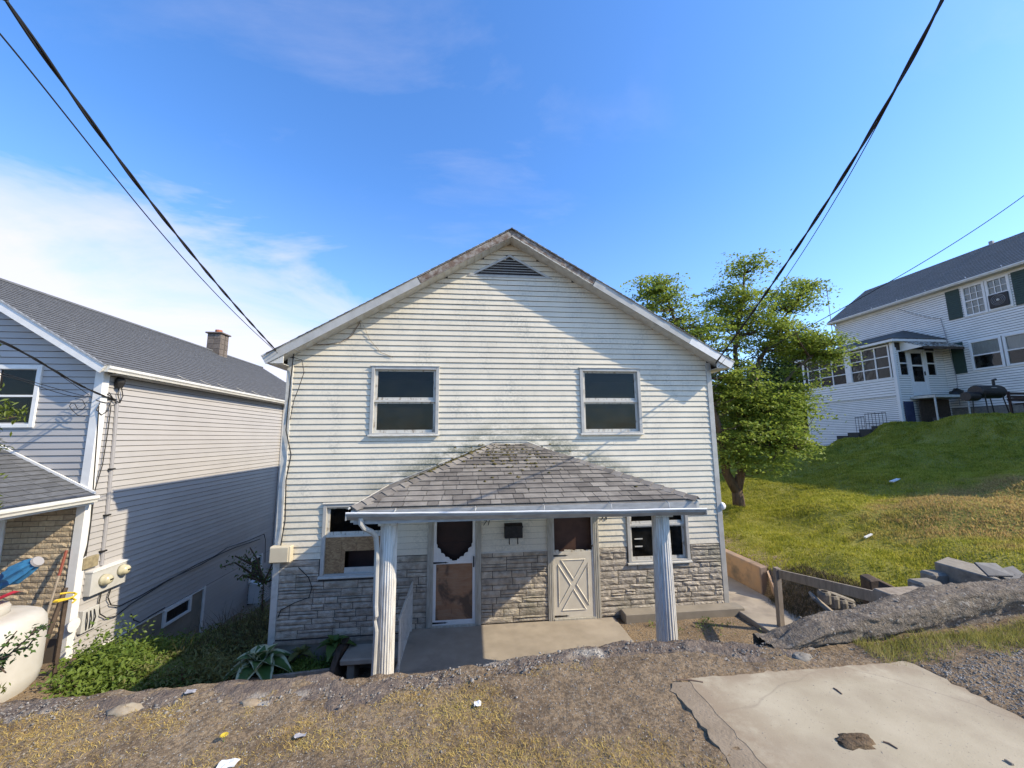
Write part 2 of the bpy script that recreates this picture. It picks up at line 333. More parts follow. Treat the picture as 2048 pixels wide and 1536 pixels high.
def slab_hook(t, pos, col):
    sp = t.ramp(t.noise(pos, 60.0, 3), [(0.66, 0.0), (0.72, 1.0)])
    col = t.mix(t.math('MULTIPLY', sp, 0.6), col, (0.13, 0.105, 0.08))
    s = t.n('ShaderNodeSeparateXYZ', i_Vector=pos)
    e1 = t.ramp(t.math('SUBTRACT', s.outputs[0], 1.40), [(0.0, 1.0), (0.12, 0.75), (0.40, 0.0)]); e2 = t.ramp(t.math('SUBTRACT', 2.68, s.outputs[1]), [(0.0, 1.0), (0.05, 0.8), (0.2, 0.0)]); e3 = t.ramp(t.math('SUBTRACT', 3.12, s.outputs[0]), [(0.0, 1.0), (0.04, 0.6), (0.12, 0.0)])
    e = t.math('MULTIPLY', t.math('MAXIMUM', t.math('MAXIMUM', e1, e2), e3), t.ramp(t.noise(pos, 6.0, 8, 0.75), [(0.34, 0.0), (0.56, 1.0)]))
    cr = t.n('ShaderNodeTexVoronoi'); cr.feature = 'DISTANCE_TO_EDGE'; t.set(cr.inputs['Vector'], t.mix(0.12, pos, t.n('ShaderNodeTexNoise', i_Vector=pos, i_Scale=3.0).outputs['Color'])); cr.inputs['Scale'].default_value = 0.9
    col = t.mix(t.math('MULTIPLY', t.ramp(cr.outputs['Distance'], [(0.0, 1.0), (0.006, 0.0)]), 0.35), col, (0.15, 0.12, 0.09))
    return t.mix(e, col, (0.25, 0.19, 0.125))
M['slab'] = mat('pale_new_concrete', (0.40, 0.345, 0.245), (0.33, 0.28, 0.19), rough=0.85, scale=3.0, contrast=(0.35, 0.7), bump=0.2, bscale=120, hook=slab_hook, detail=8, col3=(0.28, 0.23, 0.16), scale3=2.2, con3=(0.52, 0.75))
M['slate'] = mat('blue_grey_slate', (0.13, 0.135, 0.145), (0.08, 0.083, 0.09), rough=0.7, scale=14)
M['pebble'] = mat('pebbles', (0.34, 0.31, 0.27), (0.16, 0.145, 0.13), rough=0.85, scale=30, contrast=(0.4, 0.6))
M['paper'] = mat('white_paper_litter', (0.70, 0.70, 0.69), (0.55, 0.55, 0.54), rough=0.7, scale=20)
M['twig'] = mat('dry_twig', (0.16, 0.105, 0.07), rough=0.9)
M['mud'] = mat('brown_mud', (0.17, 0.115, 0.065), (0.10, 0.068, 0.04), rough=0.95, scale=18, bump=1.0, bscale=55, bdist=0.03)
M['bark'] = mat('tree_bark', (0.13, 0.09, 0.062), (0.07, 0.05, 0.036), rough=0.95, scale=9, stretch=(2, 2, 0.5), bump=0.8, bscale=24, bdist=0.03)
def leaf(name, a, b, tr=0.35): return mat(name, a, b, rough=0.5, scale=1.6, contrast=(0.3, 0.7), spec=0.3, transl=tr)
M['leaf_tree'] = leaf('dogwood_leaf', (0.17, 0.25, 0.04), (0.31, 0.37, 0.07), 0.5)
M['leaf_dark'] = leaf('background_leaf', (0.03, 0.055, 0.016), (0.06, 0.095, 0.024), 0.25)
M['leaf_weed'] = leaf('weed_leaf', (0.085, 0.15, 0.025), (0.18, 0.235, 0.04))
M['leaf_dull'] = leaf('dull_weed_leaf', (0.11, 0.135, 0.04), (0.21, 0.20, 0.07))
M['leaf_brush'] = mat('dead_brush', (0.10, 0.08, 0.042), (0.045, 0.05, 0.02), rough=0.9, scale=3)
M['leaf_conifer'] = leaf('conifer_spray', (0.17, 0.20, 0.028), (0.09, 0.13, 0.02), 0.35)
M['leaf_shrub'] = leaf('shrub_leaf', (0.07, 0.125, 0.03), (0.12, 0.17, 0.045), 0.35)
def hosta_hook(t, pos, col):
    u = t.n('ShaderNodeUVMap').outputs[0]; s = t.n('ShaderNodeSeparateXYZ', i_Vector=u)
    e = t.ramp(t.math('ABSOLUTE', t.math('SUBTRACT', s.outputs[0], 0.5)), [(0.30, 0.0), (0.38, 1.0)])
    return t.mix(e, col, (0.50, 0.52, 0.33))
M['hosta'] = mat('variegated_hosta_leaf', (0.06, 0.125, 0.03), (0.085, 0.15, 0.04), rough=0.45, scale=4, hook=hosta_hook, transl=0.25)
M['hosta_plain'] = leaf('hosta_leaf', (0.065, 0.12, 0.025), (0.10, 0.16, 0.04), 0.25)
# ------------------------------------------------------------------ ground
def shep(pts, p=3.2):
    P = np.array(pts, float)
    def f(x, y):
        x = np.asarray(x, float); y = np.asarray(y, float); num = np.zeros(x.shape); den = np.zeros(x.shape)
        for a, b, c in P:
            w_ = 1.0/((x-a)**2+(y-b)**2+0.12)**(p/2); num += w_*c; den += w_
        return num/den
    return f
yard_f = shep([(-60,20,-6),(-30,4,-4.2),(-15,6,-3.8),(-9,5,-3.6),(-6.6,6.6,-3.5),(-6.4,7.4,-3.6),(-5,5,-3.7),(-7,8.3,-3.85),(-6.8,9.2,-4.35),(-6.8,10.7,-5.05),(-6.8,12.5,-5.35),(-6.8,15,-5.7),
    (-5.3,8.5,-4.3),(-5,9.5,-4.4),(-4,9.5,-4.15),(-4,8,-4.0),(-5.2,11,-4.7),(-4,11,-4.5),(-4,15,-5.4),(-5,20,-6),(-3,7.5,-4.05),(-2.5,7,-4.1),(-3,6,-4.1),(-4,6,-4.1),(-3,4,-4.1),(-1.7,5,-4.0),(-1.7,7.3,-4.3),
    (0,5,-3.66),(0,7,-3.68),(2,6,-3.66),(2,4,-3.65),(3.0,6.5,-3.60),(3.6,7.3,-3.57),(4.5,7.4,-3.56),(4.5,6,-3.54),(5.5,7,-3.56),(5.9,8.4,-3.58),(5.9,12,-3.6),(5.9,18,-3.8),(5.3,5,-3.58),(7,5,-3.6),
    (0,12,-4.0),(3,12,-3.9),(0,18,-4.5),(0,40,-6),(-30,40,-7),(-100,100,-9),(0,150,-9),(-200,0,-6)])
lawn_f = shep([(6.6,8.6,-2.97),(6.6,10,-2.95),(6.6,12,-2.93),(6.6,15,-2.95),(6.9,7.8,-2.92),(7.3,6.6,-2.8),(9.3,13,-2.45),(7.75,10.4,-2.68),(11,10.5,-1.95),(12.3,8.5,-1.63),(10,6.4,-2.13),(8.2,7.7,-2.55),
    (8.6,5.4,-2.4),(15,8,-1.1),(15,12,-1.3),(13,16,-1.9),(10,18,-2.7),(17,17,-1.0),(19,20,-1.0),(20,18.5,-.25),(18,14,-.55),(21.3,22.5,-.7),(21.3,17.3,.58),(21.3,14,.78),(24,13,.9),(24,6,.9),(18,8,-.35),(18,4,-.5),(12,4,-1.4),(9,3.6,-1.9),
    (30,10,1.2),(30,25,0),(18,22,-1.5),(14,22,-2.4),(8,25,-3.5),(25,30,-1.0),(40,40,-1.5),(60,0,2),(60,60,-1),(20,60,-4),(100,100,-3),(0,150,-9),(200,0,3)])
def sstep(t): t = np.clip(t, 0, 1); return t*t*(3-2*t)
def lawn_w(x, y):
    x = np.asarray(x, float); y = np.asarray(y, float)
    a = np.where(y > 8.3, 6.44, 6.05); b = np.where(y > 8.3, 6.62, 7.0)
    k = sstep((y-7.9)/0.5); a = 6.05*(1-k)+6.44*k; b = 7.1*(1-k)+6.60*k
    return sstep((x-a)/(b-a))
def gz(x, y):
    x = np.asarray(x, float); y = np.asarray(y, float)
    wv = lawn_w(x, y); z = yard_f(x, y)*(1-wv)+lawn_f(x, y)*wv
    return z + 0.03*vnoise(x, y, 3, 4, 1.3)*np.clip((x-6)/2, 0.3, 1.4)
def gzs(x, y): return float(gz(np.array([x]), np.array([y]))[0])
def coords(lo, hi, step, far, grow=1.35):
    c = list(np.arange(lo, hi+1e-6, step)); s = step
    a = hi; up = []
    while a < far: s *= grow; a += s; up.append(a)
    s = step; a = lo; dn = []
    while a > -far: s *= grow; a -= s; dn.append(a)
    return np.array(dn[::-1]+c+up)
def sheet(name, xs, ys, zf, m, **k):
    X, Y = np.meshgrid(xs, ys); Z = zf(X, Y); nx, ny = len(xs), len(ys)
    v = np.stack([X.ravel(), Y.ravel(), Z.ravel()], 1)
    i = np.arange(nx*ny).reshape(ny, nx); f = np.stack([i[:-1, :-1].ravel(), i[:-1, 1:].ravel(), i[1:, 1:].ravel(), i[1:, :-1].ravel()], 1)
    return raw(name, v, f, m, smooth=True, **k)
def soil_mat(name, lawn):
    m = bpy.data.materials.new(name); m.use_nodes = True; t = NT(m.node_tree)
    pos = t.n('ShaderNodeNewGeometry').outputs['Position']; s = t.n('ShaderNodeSeparateXYZ', i_Vector=pos)
    soil = t.mix(t.ramp(t.noise(pos, 7, 8, 0.65), [(0.36, 0.0), (0.66, 1.0)]), (0.28, 0.20, 0.12), (0.155, 0.11, 0.068))
    soil = t.mix(t.ramp(t.noise(pos, 1.7, 5), [(0.42, 0.0), (0.62, 1.0)]), soil, (0.31, 0.228, 0.14))
    soil = t.mix(t.math('MULTIPLY', t.ramp(t.noise(pos, 42, 4, 0.6), [(0.46, 0.0), (0.56, 1.0)]), 0.55), soil, (0.075, 0.055, 0.04))
    soil = t.mix(t.math('MULTIPLY', t.ramp(t.noise(t.map(pos, loc=(3, 7, 1)), 26, 5, 0.7), [(0.54, 0.0), (0.64, 1.0)]), 0.6), soil, (0.33, 0.26, 0.175))
    speck = t.ramp(t.noise(pos, 85, 2), [(0.63, 0.0), (0.68, 1.0)])
    soil = t.mix(t.math('MULTIPLY', speck, 0.8), soil, (0.36, 0.33, 0.28))
    if lawn:
        g = t.mix(t.ramp(t.noise(pos, 1.2, 6), [(0.35, 0.0), (0.65, 1.0)]), (0.20, 0.205, 0.035), (0.31, 0.28, 0.07))
        msk = t.math('MULTIPLY', t.ramp(t.math('ADD', t.math('MULTIPLY', t.math('SUBTRACT', s.outputs[0], 6.6), 0.6), t.math('MULTIPLY', t.math('SUBTRACT', t.noise(pos, 2.2, 5), 0.5), 1.2)), [(0.1, 0.0), (0.45, 1.0)]), 1.0)
        soil = t.mix(msk, soil, g)
    p = t.n('ShaderNodeBsdfPrincipled', i_Base_Color=soil, i_Roughness=0.95); p.inputs['Specular IOR Level'].default_value = 0.15
    b = t.n('ShaderNodeBump', i_Strength=0.9, i_Height=t.noise(pos, 34, 6, 0.75)); b.inputs['Distance'].default_value = 0.035; t.set(p.inputs['Normal'], b)
    t.n('ShaderNodeOutputMaterial', i_Surface=p); return m
M['soil'] = soil_mat('verge_soil', False); M['ground'] = soil_mat('yard_ground', True)
tag(sheet('ground', coords(-8.5, 25, 0.12, 420), coords(3.06, 24, 0.12, 420)[np.searchsorted(coords(3.06, 24, 0.12, 420), 3.05):], gz, M['ground']), kind='structure')
def edge_y(x):
    return np.interp(x, [-30, -3.0, -1.8, -1.0, -.75, -.55, .25, 1.25, 1.85, 2.5, 3.2, 30], [3.0, 3.0, 3.0, 3.05, 2.93, 2.97, 3.08, 3.26, 3.16, 3.02, 3.1, 3.1])
def vz(x, y):
    z = -1.606 + np.maximum(0, x-3.2)*0.07 + 0.018*vnoise(x, y, 9, 5, 2.2) + 0.018*vnoise(x, y, 21, 4, 12)
    inslab = sstep((x-1.38)/0.05)*sstep((3.15-x)/0.1)*sstep((2.72-y)/0.08)
    return z*(1-inslab) + (-1.64)*inslab + 0.03*sstep((y-2.6)/0.35)*(vnoise(x, y, 5, 4, 3.5))
def vzs(x, y): return float(vz(np.array([float(x)]), np.array([float(y)]))[0])
ysf = coords(1.2, 3.0, 0.016, 300); ysf = ysf[ysf < 2.985]
tag(sheet('roadside_ground', coords(-3.8, 5.4, 0.018, 300), ysf, lambda x, y: np.where(np.abs(x) < 9, vz(x, y), -1.6+np.clip(x-3.2, 0, 12)*0.07), M['soil']), kind='structure')
# crumbling wall that holds up the roadside
def wall_strip(name, xs, prof, m, label, cat):
    """prof(x) -> list of (y, z) from the road side over the top and down the yard side"""
    rows = [prof(x) for x in xs]; n = len(rows[0])
    v = np.array([(x, y, z) for x, r in zip(xs, rows) for (y, z) in r]); i = np.arange(len(xs)*n).reshape(len(xs), n)
    f = np.stack([i[:-1, :-1].ravel(), i[:-1, 1:].ravel(), i[1:, 1:].ravel(), i[1:, :-1].ravel()], 1)
    return tag(raw(name, v, f, m, smooth=False), label, cat)
def n1(x, s, f=1.0, o=4): return float(vnoise(np.array([x]), np.array([0.37*s]), s, o, f)[0])
def edge_prof(x):
    ye = float(edge_y(x)) + 0.05*n1(x, 31, 3.0) + 0.018*n1(x, 35, 16); zt = -1.592 + 0.022*n1(x, 32, 1.6) + 0.022*n1(x, 36, 9)
    w0 = 0.30 + 0.07*n1(x, 33, 2.5); pts = []
    for k in range(15):
        t = k/14; y = ye - w0*(1-t); b = 0.030*math.sin(min(1, t*1.3)*math.pi*0.5) - 0.05*max(0, t-0.72)/0.28
        pts.append((y, zt - 0.035 + b + 0.022*float(vnoise(np.array([x]), np.array([y]), 41, 4, 13)[0]) + 0.012*float(vnoise(np.array([x]), np.array([y]), 43, 2, 50)[0])))
    for dz, dy in ((0.04, 0.012), (0.12, 0.03), (0.3, 0.035), (0.8, 0.03), (2.6, 0.05)): pts.append((ye+dy+0.012*n1(x+dz*7, 44, 9), zt-dz))
    return pts
wall_strip('retaining_wall', np.concatenate([np.linspace(-26, -3.6, 60), np.arange(-3.58, 2.62, 0.02)]), edge_prof, M['edge'], 'crumbling low concrete retaining wall along the roadside above the sunken yard', 'wall')
def berm_prof(x):
    g = -1.615 + max(0, x-3.2)*0.07; h = float(np.interp(x, [2.28, 2.45, 2.7, 3.2, 4.0, 5.0, 9], [-0.02, 0.07, 0.16, 0.20, 0.24, 0.22, 0.2])) + 0.02*n1(x, 51, 4)
    yc = float(np.interp(x, [2.28, 2.6, 3.2, 4.2, 9], [3.02, 3.02, 3.07, 3.12, 3.17])) + 0.025*n1(x, 52, 2); hw = 0.135 + 0.015*n1(x, 55, 3); pts = []
    prof = [(-0.8, -0.3), (-0.76, 0.10), (-1.0, 0.26), (-1.03, 0.55), (-1.0, 0.80), (-0.86, 0.96), (-0.45, 1.0), (-0.1, 1.0), (0.3, 0.98), (0.65, 0.92), (0.9, 0.75), (1.0, 0.4), (1.03, -1.0), (1.05, -9)]
    pr = []
    for (a, b), (c_, d_) in zip(prof, prof[1:]):
        k_ = 2 if b < -2 or d_ < -2 else 5
        pr += [(a+(c_-a)*i_/k_, b+(d_-b)*i_/k_) for i_ in range(k_)]
    for si, (a, b) in enumerate(pr+[prof[-1]]):
        y = yc+a*hw; z = g + b*max(h, 0.03) if b > -2 else g-.2+(b+1)*.3
        nz = 0.034*float(vnoise(np.array([x]), np.array([si*.045]), 53, 3, 4.5)[0]) + 0.014*abs(float(vnoise(np.array([x]), np.array([si*.045]), 56, 3, 11)[0])) - .008; nz = nz if b > -.2 else 0
        pts.append((y + a*nz*.9, z + max(0, 1-abs(a))**.5*nz))
    return pts
wall_strip('asphalt_berm', np.concatenate([np.arange(2.28, 5.6, 0.014), np.linspace(5.7, 14, 30)]), berm_prof, M['asphalt'], 'rounded ridge of broken dark asphalt running beside the pale slab', 'berm')
# pale slab with worn strip on its left
qs = np.random.default_rng(77); ol = [(1.43+.006*qs.normal(), y_) for y_ in np.arange(.4, 2.64, .045)]+[(x_, 2.66+.006*qs.normal()) for x_ in np.arange(1.44, 3.09, .045)]+[(3.10+.010*qs.normal(), y_) for y_ in np.arange(2.63, .4, -.045)]
sl = MB().prism([(x_, y_, -1.75) for x_, y_ in ol], (0, 0, .154)); tag(sl.build('pavement_slab', M['slab']), 'pale new concrete slab set into the dirt by the road', 'slab', kind='structure')
ol = [(1.285+.018*n1(y_, 81, 3)+.010*qs.normal(), y_) for y_ in np.arange(.4, 2.6, .03)]+[(1.32, 2.64), (1.435, 2.63), (1.435, .4)]
tag(MB().prism([(x_, y_, -1.75) for x_, y_ in ol], (0, 0, .152)).build('slab_kerb_strip', mat('dirty_concrete_strip', (0.27, 0.215, 0.15), (0.20, 0.155, 0.105), rough=0.95, scale=6, bump=0.6, bscale=50)), kind='structure')
# ---- blades, pebbles
def blades(name, P, h, wd, lean, m, seed=0, segs=1, parent=None, label=None, cat=None):
    """one triangle a blade; P (n,3), h/wd arrays, lean 0..1"""
    r = np.random.default_rng(seed); n = len(P); a = r.uniform(0, 2*np.pi, n); b = r.uniform(0, 2*np.pi, n); ln = lean*r.uniform(0.2 if lean < 0.99 else 0.8, 1.0, n)
    side = np.stack([np.cos(a), np.sin(a), np.zeros(n)], 1)*wd[:, None]/2
    tip = np.stack([np.cos(b)*ln*h, np.sin(b)*ln*h, h*np.sqrt(np.maximum(0.05, 1-ln**2))], 1)
    mid = P+tip*0.55+np.array([0, 0, 0.12])*h[:, None]
    v = np.concatenate([P-side, P+side, mid+side*0.7, P+tip, mid-side*0.7]).astype(np.float32); i = np.arange(n)
    f = np.concatenate([np.stack([i, i+n, i+2*n, i+4*n], 1)]); f2 = np.stack([i+4*n, i+2*n, i+3*n], 1)
    tri = np.concatenate([np.stack([i, i+n, i+2*n], 1), np.stack([i, i+2*n, i+4*n], 1), f2])
    o = raw(name, v, tri, m, parent, kind='stuff'); 
    if label: tag(o, label, cat)
    return o
def grass_mat(name, stops, scale, dryc=None, transl=0.3):
    m = bpy.data.materials.new(name); m.use_nodes = True; t = NT(m.node_tree)
    pos = t.n('ShaderNodeNewGeometry').outputs['Position']
    rid = t.n('ShaderNodeNewGeometry').outputs['Random Per Island']
    f = t.math('ADD', t.math('MULTIPLY', t.noise(pos, scale, 5), 0.75), t.math('MULTIPLY', rid, 0.28))
    c = t.ramp(f, stops)
    if dryc:
        s = t.n('ShaderNodeSeparateXYZ', i_Vector=pos); (cx_, cy_, rx_, ry_) = dryc
        dx = t.math('DIVIDE', t.math('SUBTRACT', s.outputs[0], cx_), rx_); dy = t.math('DIVIDE', t.math('SUBTRACT', s.outputs[1], cy_), ry_)
        d = t.math('SQRT', t.math('ADD', t.math('MULTIPLY', dx, dx), t.math('MULTIPLY', dy, dy)))
        d = t.math('ADD', d, t.math('MULTIPLY', t.math('SUBTRACT', t.noise(pos, 1.1, 6, 0.65), 0.5), 1.5))
        k = t.ramp(d, [(0.62, 1.0), (1.05, 0.0)])
        c = t.mix(k, c, t.ramp(rid, [(0.0, (0.30, 0.20, 0.08)), (0.6, (0.54, 0.39, 0.17)), (1.0, (0.33, 0.32, 0.09))]))
    p = t.n('ShaderNodeBsdfPrincipled', i_Base_Color=c, i_Roughness=0.75); p.inputs['Specular IOR Level'].default_value = 0.15
    tr = t.n('ShaderNodeBsdfTranslucent', i_Color=c); o = t.n('ShaderNodeMixShader', i_0=transl, i_1=p.outputs[0], i_2=tr.outputs[0])
    t.n('ShaderNodeOutputMaterial', i_Surface=o); return m
M['grass'] = grass_mat('lawn_grass', [(0.28, (0.15, 0.17, 0.022)), (0.46, (0.29, 0.30, 0.038)), (0.60, (0.40, 0.385, 0.06)), (0.75, (0.48, 0.42, 0.11))], 2.3, dryc=(12.6, 7.9, 3.4, 2.6), transl=0.45)
M['drygrass'] = grass_mat('dry_verge_grass', [(0.28, (0.19, 0.115, 0.04)), (0.45, (0.42, 0.285, 0.085)), (0.62, (0.58, 0.43, 0.14)), (0.78, (0.34, 0.30, 0.06))], 4.5, transl=0.2)
M['vergegrass'] = grass_mat('verge_green_grass', [(0.3, (0.17, 0.17, 0.04)), (0.55, (0.31, 0.29, 0.075)), (0.75, (0.44, 0.37, 0.15))], 6, transl=0.4)
r = np.random.default_rng(5)
n = 330000; d = 5 + 19*r.beta(1.05, 1.5, n); x = 6.55 + (24.3-6.55)*r.beta(1.1, 1.25, n); y = d
k = (lawn_w(x, y) > 0.93) & (vnoise(x, y, 77, 3, 1.0) > -0.75) & ~((x > 21.4) & (y > 17)) & (x/y < 2.05) & (x/y > 0.4)
x, y = x[k], y[k]; dist = np.hypot(x, y)
blades('lawn_grass', np.stack([x, y, gz(x, y)-0.01], 1), r.uniform(0.02, 0.05, len(x))*(1+0.6*(vnoise(x, y, 78, 3, 1.5) > 0.15)), 0.006+0.0012*dist*r.uniform(0.6, 1.3, len(x)), 0.8, M['grass'], 1, label='short mown grass covering the slope below the tall house', cat='grass')
nc = 2600; cxs = r.uniform(7.0, 22, nc); cys = r.uniform(4.8, 20, nc); kk = (lawn_w(cxs, cys) > .95) & (cxs/cys < 2.05) & (cxs/cys > .42) & ~((cxs > 21) & (cys > 16.5)); cxs, cys = cxs[kk], cys[kk]
x = np.repeat(cxs, 26)+r.normal(0, .07, len(cxs)*26); y = np.repeat(cys, 26)+r.normal(0, .07, len(cxs)*26)
blades('lawn_tufts', np.stack([x, y, gz(x, y)-0.01], 1), r.uniform(0.05, 0.12, len(x)), 0.005+0.001*np.hypot(x, y)*r.uniform(0.6, 1.2, len(x)), 0.85, M['grass'], 7, label='longer uneven grass tufts standing out of the mown slope', cat='grass')
n = 230000; x = r.uniform(-3.4, 2.3, n); y = r.uniform(1.45, 3.0, n)
pn = vnoise(x, y, 91, 4, 1.6) + 0.35*vnoise(x, y, 92, 3, 6) - 0.25*sstep((x-0.3)/1.0)
k = (pn > 0.0 + 0.2*r.uniform(-1, 1, n)) & (y < edge_y(x)-0.22+0.08*r.uniform(-1, 1, n)) & ~((x > 1.25) & (y < 2.7)); x, y = x[k], y[k]
blades('dry_grass', np.stack([x, y, vz(x, y)-0.004], 1), r.uniform(0.010, 0.036, len(x)), r.uniform(0.0015, 0.0034, len(x)), 0.995, M['drygrass'], 2, label='straw coloured dry grass patches on the roadside dirt', cat='grass')
n = 15000; x = r.uniform(2.9, 5.3, n); y = r.uniform(2.45, 2.95, n)
k = (vnoise(x, y, 95, 4, 2.6) + 1.1*(y-2.72)*3 > -0.1 + 0.3*r.uniform(-1, 1, n)) & (y < 2.9); x, y = x[k], y[k]
blades('verge_grass', np.stack([x, y, vz(x, y)-0.004], 1), r.uniform(0.02, 0.09, len(x)), r.uniform(0.002, 0.0045, len(x)), 0.9, M['vergegrass'], 3, label='yellow green grass tufts growing at the foot of the asphalt ridge', cat='grass')
def pebbles(name, P, rad, m, seed, label=None, cat=None):
    q = np.random.default_rng(seed); n = len(P)
    base = np.array([(1,0,0),(0,1,0),(-1,0,0),(0,-1,0),(0,0,1),(.6,.6,.6),(-.6,.6,.5),(-.6,-.6,.6),(.6,-.6,.5)], float)
    tri = np.array([(0,5,8),(0,1,5),(1,6,5),(1,2,6),(2,7,6),(2,3,7),(3,8,7),(3,0,8),(5,6,4),(6,7,4),(7,8,4),(8,5,4)])
    a = q.uniform(0, 2*np.pi, n); s = rad[:, None]*q.uniform(0.6, 1.25, (n, 3))
    B = base[None]*s[:, None, :]*q.uniform(0.8, 1.2, (n, 9, 1)); c, s_ = np.cos(a)[:, None], np.sin(a)[:, None]
    V = np.stack([B[..., 0]*c-B[..., 1]*s_, B[..., 0]*s_+B[..., 1]*c, B[..., 2]*0.75], 2)+P[:, None, :]
    f = (tri[None]+9*np.arange(n)[:, None, None]).reshape(-1, 3)
    o = raw(name, V.reshape(-1, 3), f, m, kind='stuff'); return tag(o, label, cat) if label else o
M['gravel'] = grass_mat('gravel_mix', [(0.25, (0.10, 0.09, 0.078)), (0.5, (0.20, 0.18, 0.155)), (0.68, (0.27, 0.245, 0.21)), (0.8, (0.52, 0.49, 0.43))], 30, transl=0.0)
n = 17000; x = r.uniform(-3.4, 5.2, n); y = 1.5+1.6*r.beta(1.6, 1.1, n)
k = (y < edge_y(x)-0.06) & ~((x > 1.28) & (x < 3.12) & (y < 2.67)) & ~((x > 2.6) & (y > 2.85)); x, y = x[k], y[k]
rad = 0.0022+0.011*r.beta(1, 7, len(x)) + 0.005*(y > edge_y(x)-0.22)*r.beta(1, 3, len(x))
zz = np.where(y > edge_y(x)-0.26, -1.598, vz(x, y))
pebbles('roadside_gravel', np.stack([x, y, zz], 1), rad, M['gravel'], 4, 'small pale and grey stones scattered over the roadside dirt', 'gravel')
n = 700; x = r.uniform(-3.6, 2.5, n); y = edge_y(x)-0.05-0.26*r.beta(1.2, 1.6, n); pebbles('edge_rubble', np.stack([x, y, np.full(n, -1.597)+0.012*vnoise(x, y, 41, 3, 13)], 1), 0.004+0.022*r.beta(1, 6, n), M['gravel'], 14, 'crumbled stones and chips along the broken wall edge', 'rubble')
n = 260; x = r.uniform(2.6, 5.4, n); y = np.interp(x, [2.28, 2.6, 3.2, 4.2, 9], [3.0, 2.98, 3.04, 3.1, 3.15])+r.uniform(-.2, .12, n); pebbles('berm_rubble', np.stack([x, y, -1.625+np.maximum(0, x-3.2)*0.07+np.interp(x, [2.28, 2.45, 2.7, 3.2, 4.0, 5.0, 9], [-0.02, 0.07, 0.16, 0.20, 0.24, 0.22, 0.2])*np.clip((y-np.interp(x, [2.28, 2.6, 3.2, 4.2, 9], [3.0, 2.98, 3.04, 3.1, 3.15])+.2)*9, 0, 1)], 1), 0.004+0.012*r.beta(1, 4, n), M['gravel'], 15, 'loose chips on the broken asphalt ridge', 'rubble')
n = 15000; x = r.uniform(3.13, 5.3, n); y = r.uniform(1.5, 2.62, n); pebbles('gravel_patch', np.stack([x, y, vz(x, y)], 1), 0.003+0.010*r.beta(1, 4, n), M['gravel'], 6, 'coarse grey gravel beside the pale slab', 'gravel')
n = 420; x = r.uniform(1.32, 3.08, n); y = r.uniform(1.2, 2.64, n); pebbles('slab_grit', np.stack([x, y, np.full(n, -1.5965)], 1), 0.0018+0.005*r.beta(1, 7, n), M['pebble'], 8, 'dark grit and crumbs lying on the pale slab', 'grit')
n = 2600; x = r.uniform(2.6, 6.3, n); y = r.uniform(5.4, 7.75, n); pebbles('yard_gravel', np.stack([x, y, gz(x, y)], 1), 0.006+0.02*r.beta(1, 5, n), M['gravel'], 9, 'stones strewn on the dirt in front of the concrete ledge', 'gravel')
# ---- single bits lying on the roadside
def blob(name, c, rx, ry, rz, m, seed, label, cat, amp=0.35, seg=14, group=None):
    q = np.random.default_rng(seed); b = MB(); prof = []
    V = []; rings = 6
    for i in range(rings+1):
        t = i/rings*math.pi*0.55
        for k in range(seg):
            a = 2*math.pi*k/seg; rr = math.sin(t) if i else 0.02
            j = 1+amp*float(vnoise(np.array([math.cos(a)*1.3+seed]), np.array([math.sin(a)*1.3+i*0.35]), seed, 3, 2.0)[0])
            V.append((c[0]+rx*rr*j*math.cos(a), c[1]+ry*rr*j*math.sin(a), c[2]+rz*math.cos(t)*(1+0.5*amp*q.uniform(-1, 1))))
    F = [tuple(range(seg))] + [(i*seg+k, i*seg+(k+1) % seg, (i+1)*seg+(k+1) % seg, (i+1)*seg+k) for i in range(rings) for k in range(seg)]
    b.add(V, F); return tag(b.build(name, m, smooth=True, loc=c), label, cat, group)
p_ = at(1715, 1482, Z=-1.592); blob('mud_clod', (p_.x, p_.y, -1.599), 0.105, 0.055, 0.022, M['mud'], 3, 'flattened clod of brown mud lying on the pale slab', 'mud', 0.5, 22)
for i, (a, b, lab) in enumerate((((1766, 1483), (1795, 1497), 'thin straight dark twig beside the mud clod on the slab'), ((1667, 1376), (1684, 1388), 'short brown stick lying across the middle of the pale slab'), ((1353, 1359), (1406, 1364), 'long curved brown twig at the corner of the pale slab'), ((2010, 1521), (2026, 1530), 'hollow pale brown stalk lying alone on the pale slab'))):
    A_, B_ = at(*a, Z=-1.5925), at(*b, Z=-1.5925); mid = (A_+B_)/2 + Vector((0.004, 0.01, 0.0))
    tag(MB().tube([A_, mid, B_], [0.004, 0.005, 0.003] if i != 3 else 0.007, 6).build('twig', M['twig'] if i != 3 else M['wood'], loc=A_), lab, 'twig')
def scrap(name, px, py, sx, sy, m, label, cat, seed, z=-1.60):
    c = at(px, py, Z=z); q = np.random.default_rng(seed); b = MB(); V = []
    c.z = vzs(c.x, c.y)+0.012
    for j in range(4):
        for i in range(5):
            V.append((c.x+(i/4-.5)*sx+q.uniform(-1, 1)*sx*0.07, c.y+(j/3-.5)*sy+q.uniform(-1, 1)*sy*0.1, c.z+abs(q.normal(0, 0.25))*min(sx, sy)*0.5))
    F = [(j*5+i, j*5+i+1, (j+1)*5+i+1, (j+1)*5+i) for j in range(3) for i in range(4)]
    V2 = [(x_, y_, z_-0.002) for x_, y_, z_ in V]; b.add(V+V2, F+[tuple(k_+20 for k_ in f[::-1]) for f in F])
    return tag(b.build(name, m, loc=(c.x, c.y, c.z)), label, cat)
scrap('paper_scrap', 455, 1530, 0.085, 0.05, M['paper'], 'torn crumpled white paper scrap on the dirt', 'litter', 1)
scrap('paper_scrap', 955, 1410, 0.04, 0.035, M['paper'], 'small square whitish scrap in the dry grass below the porch', 'litter', 2)
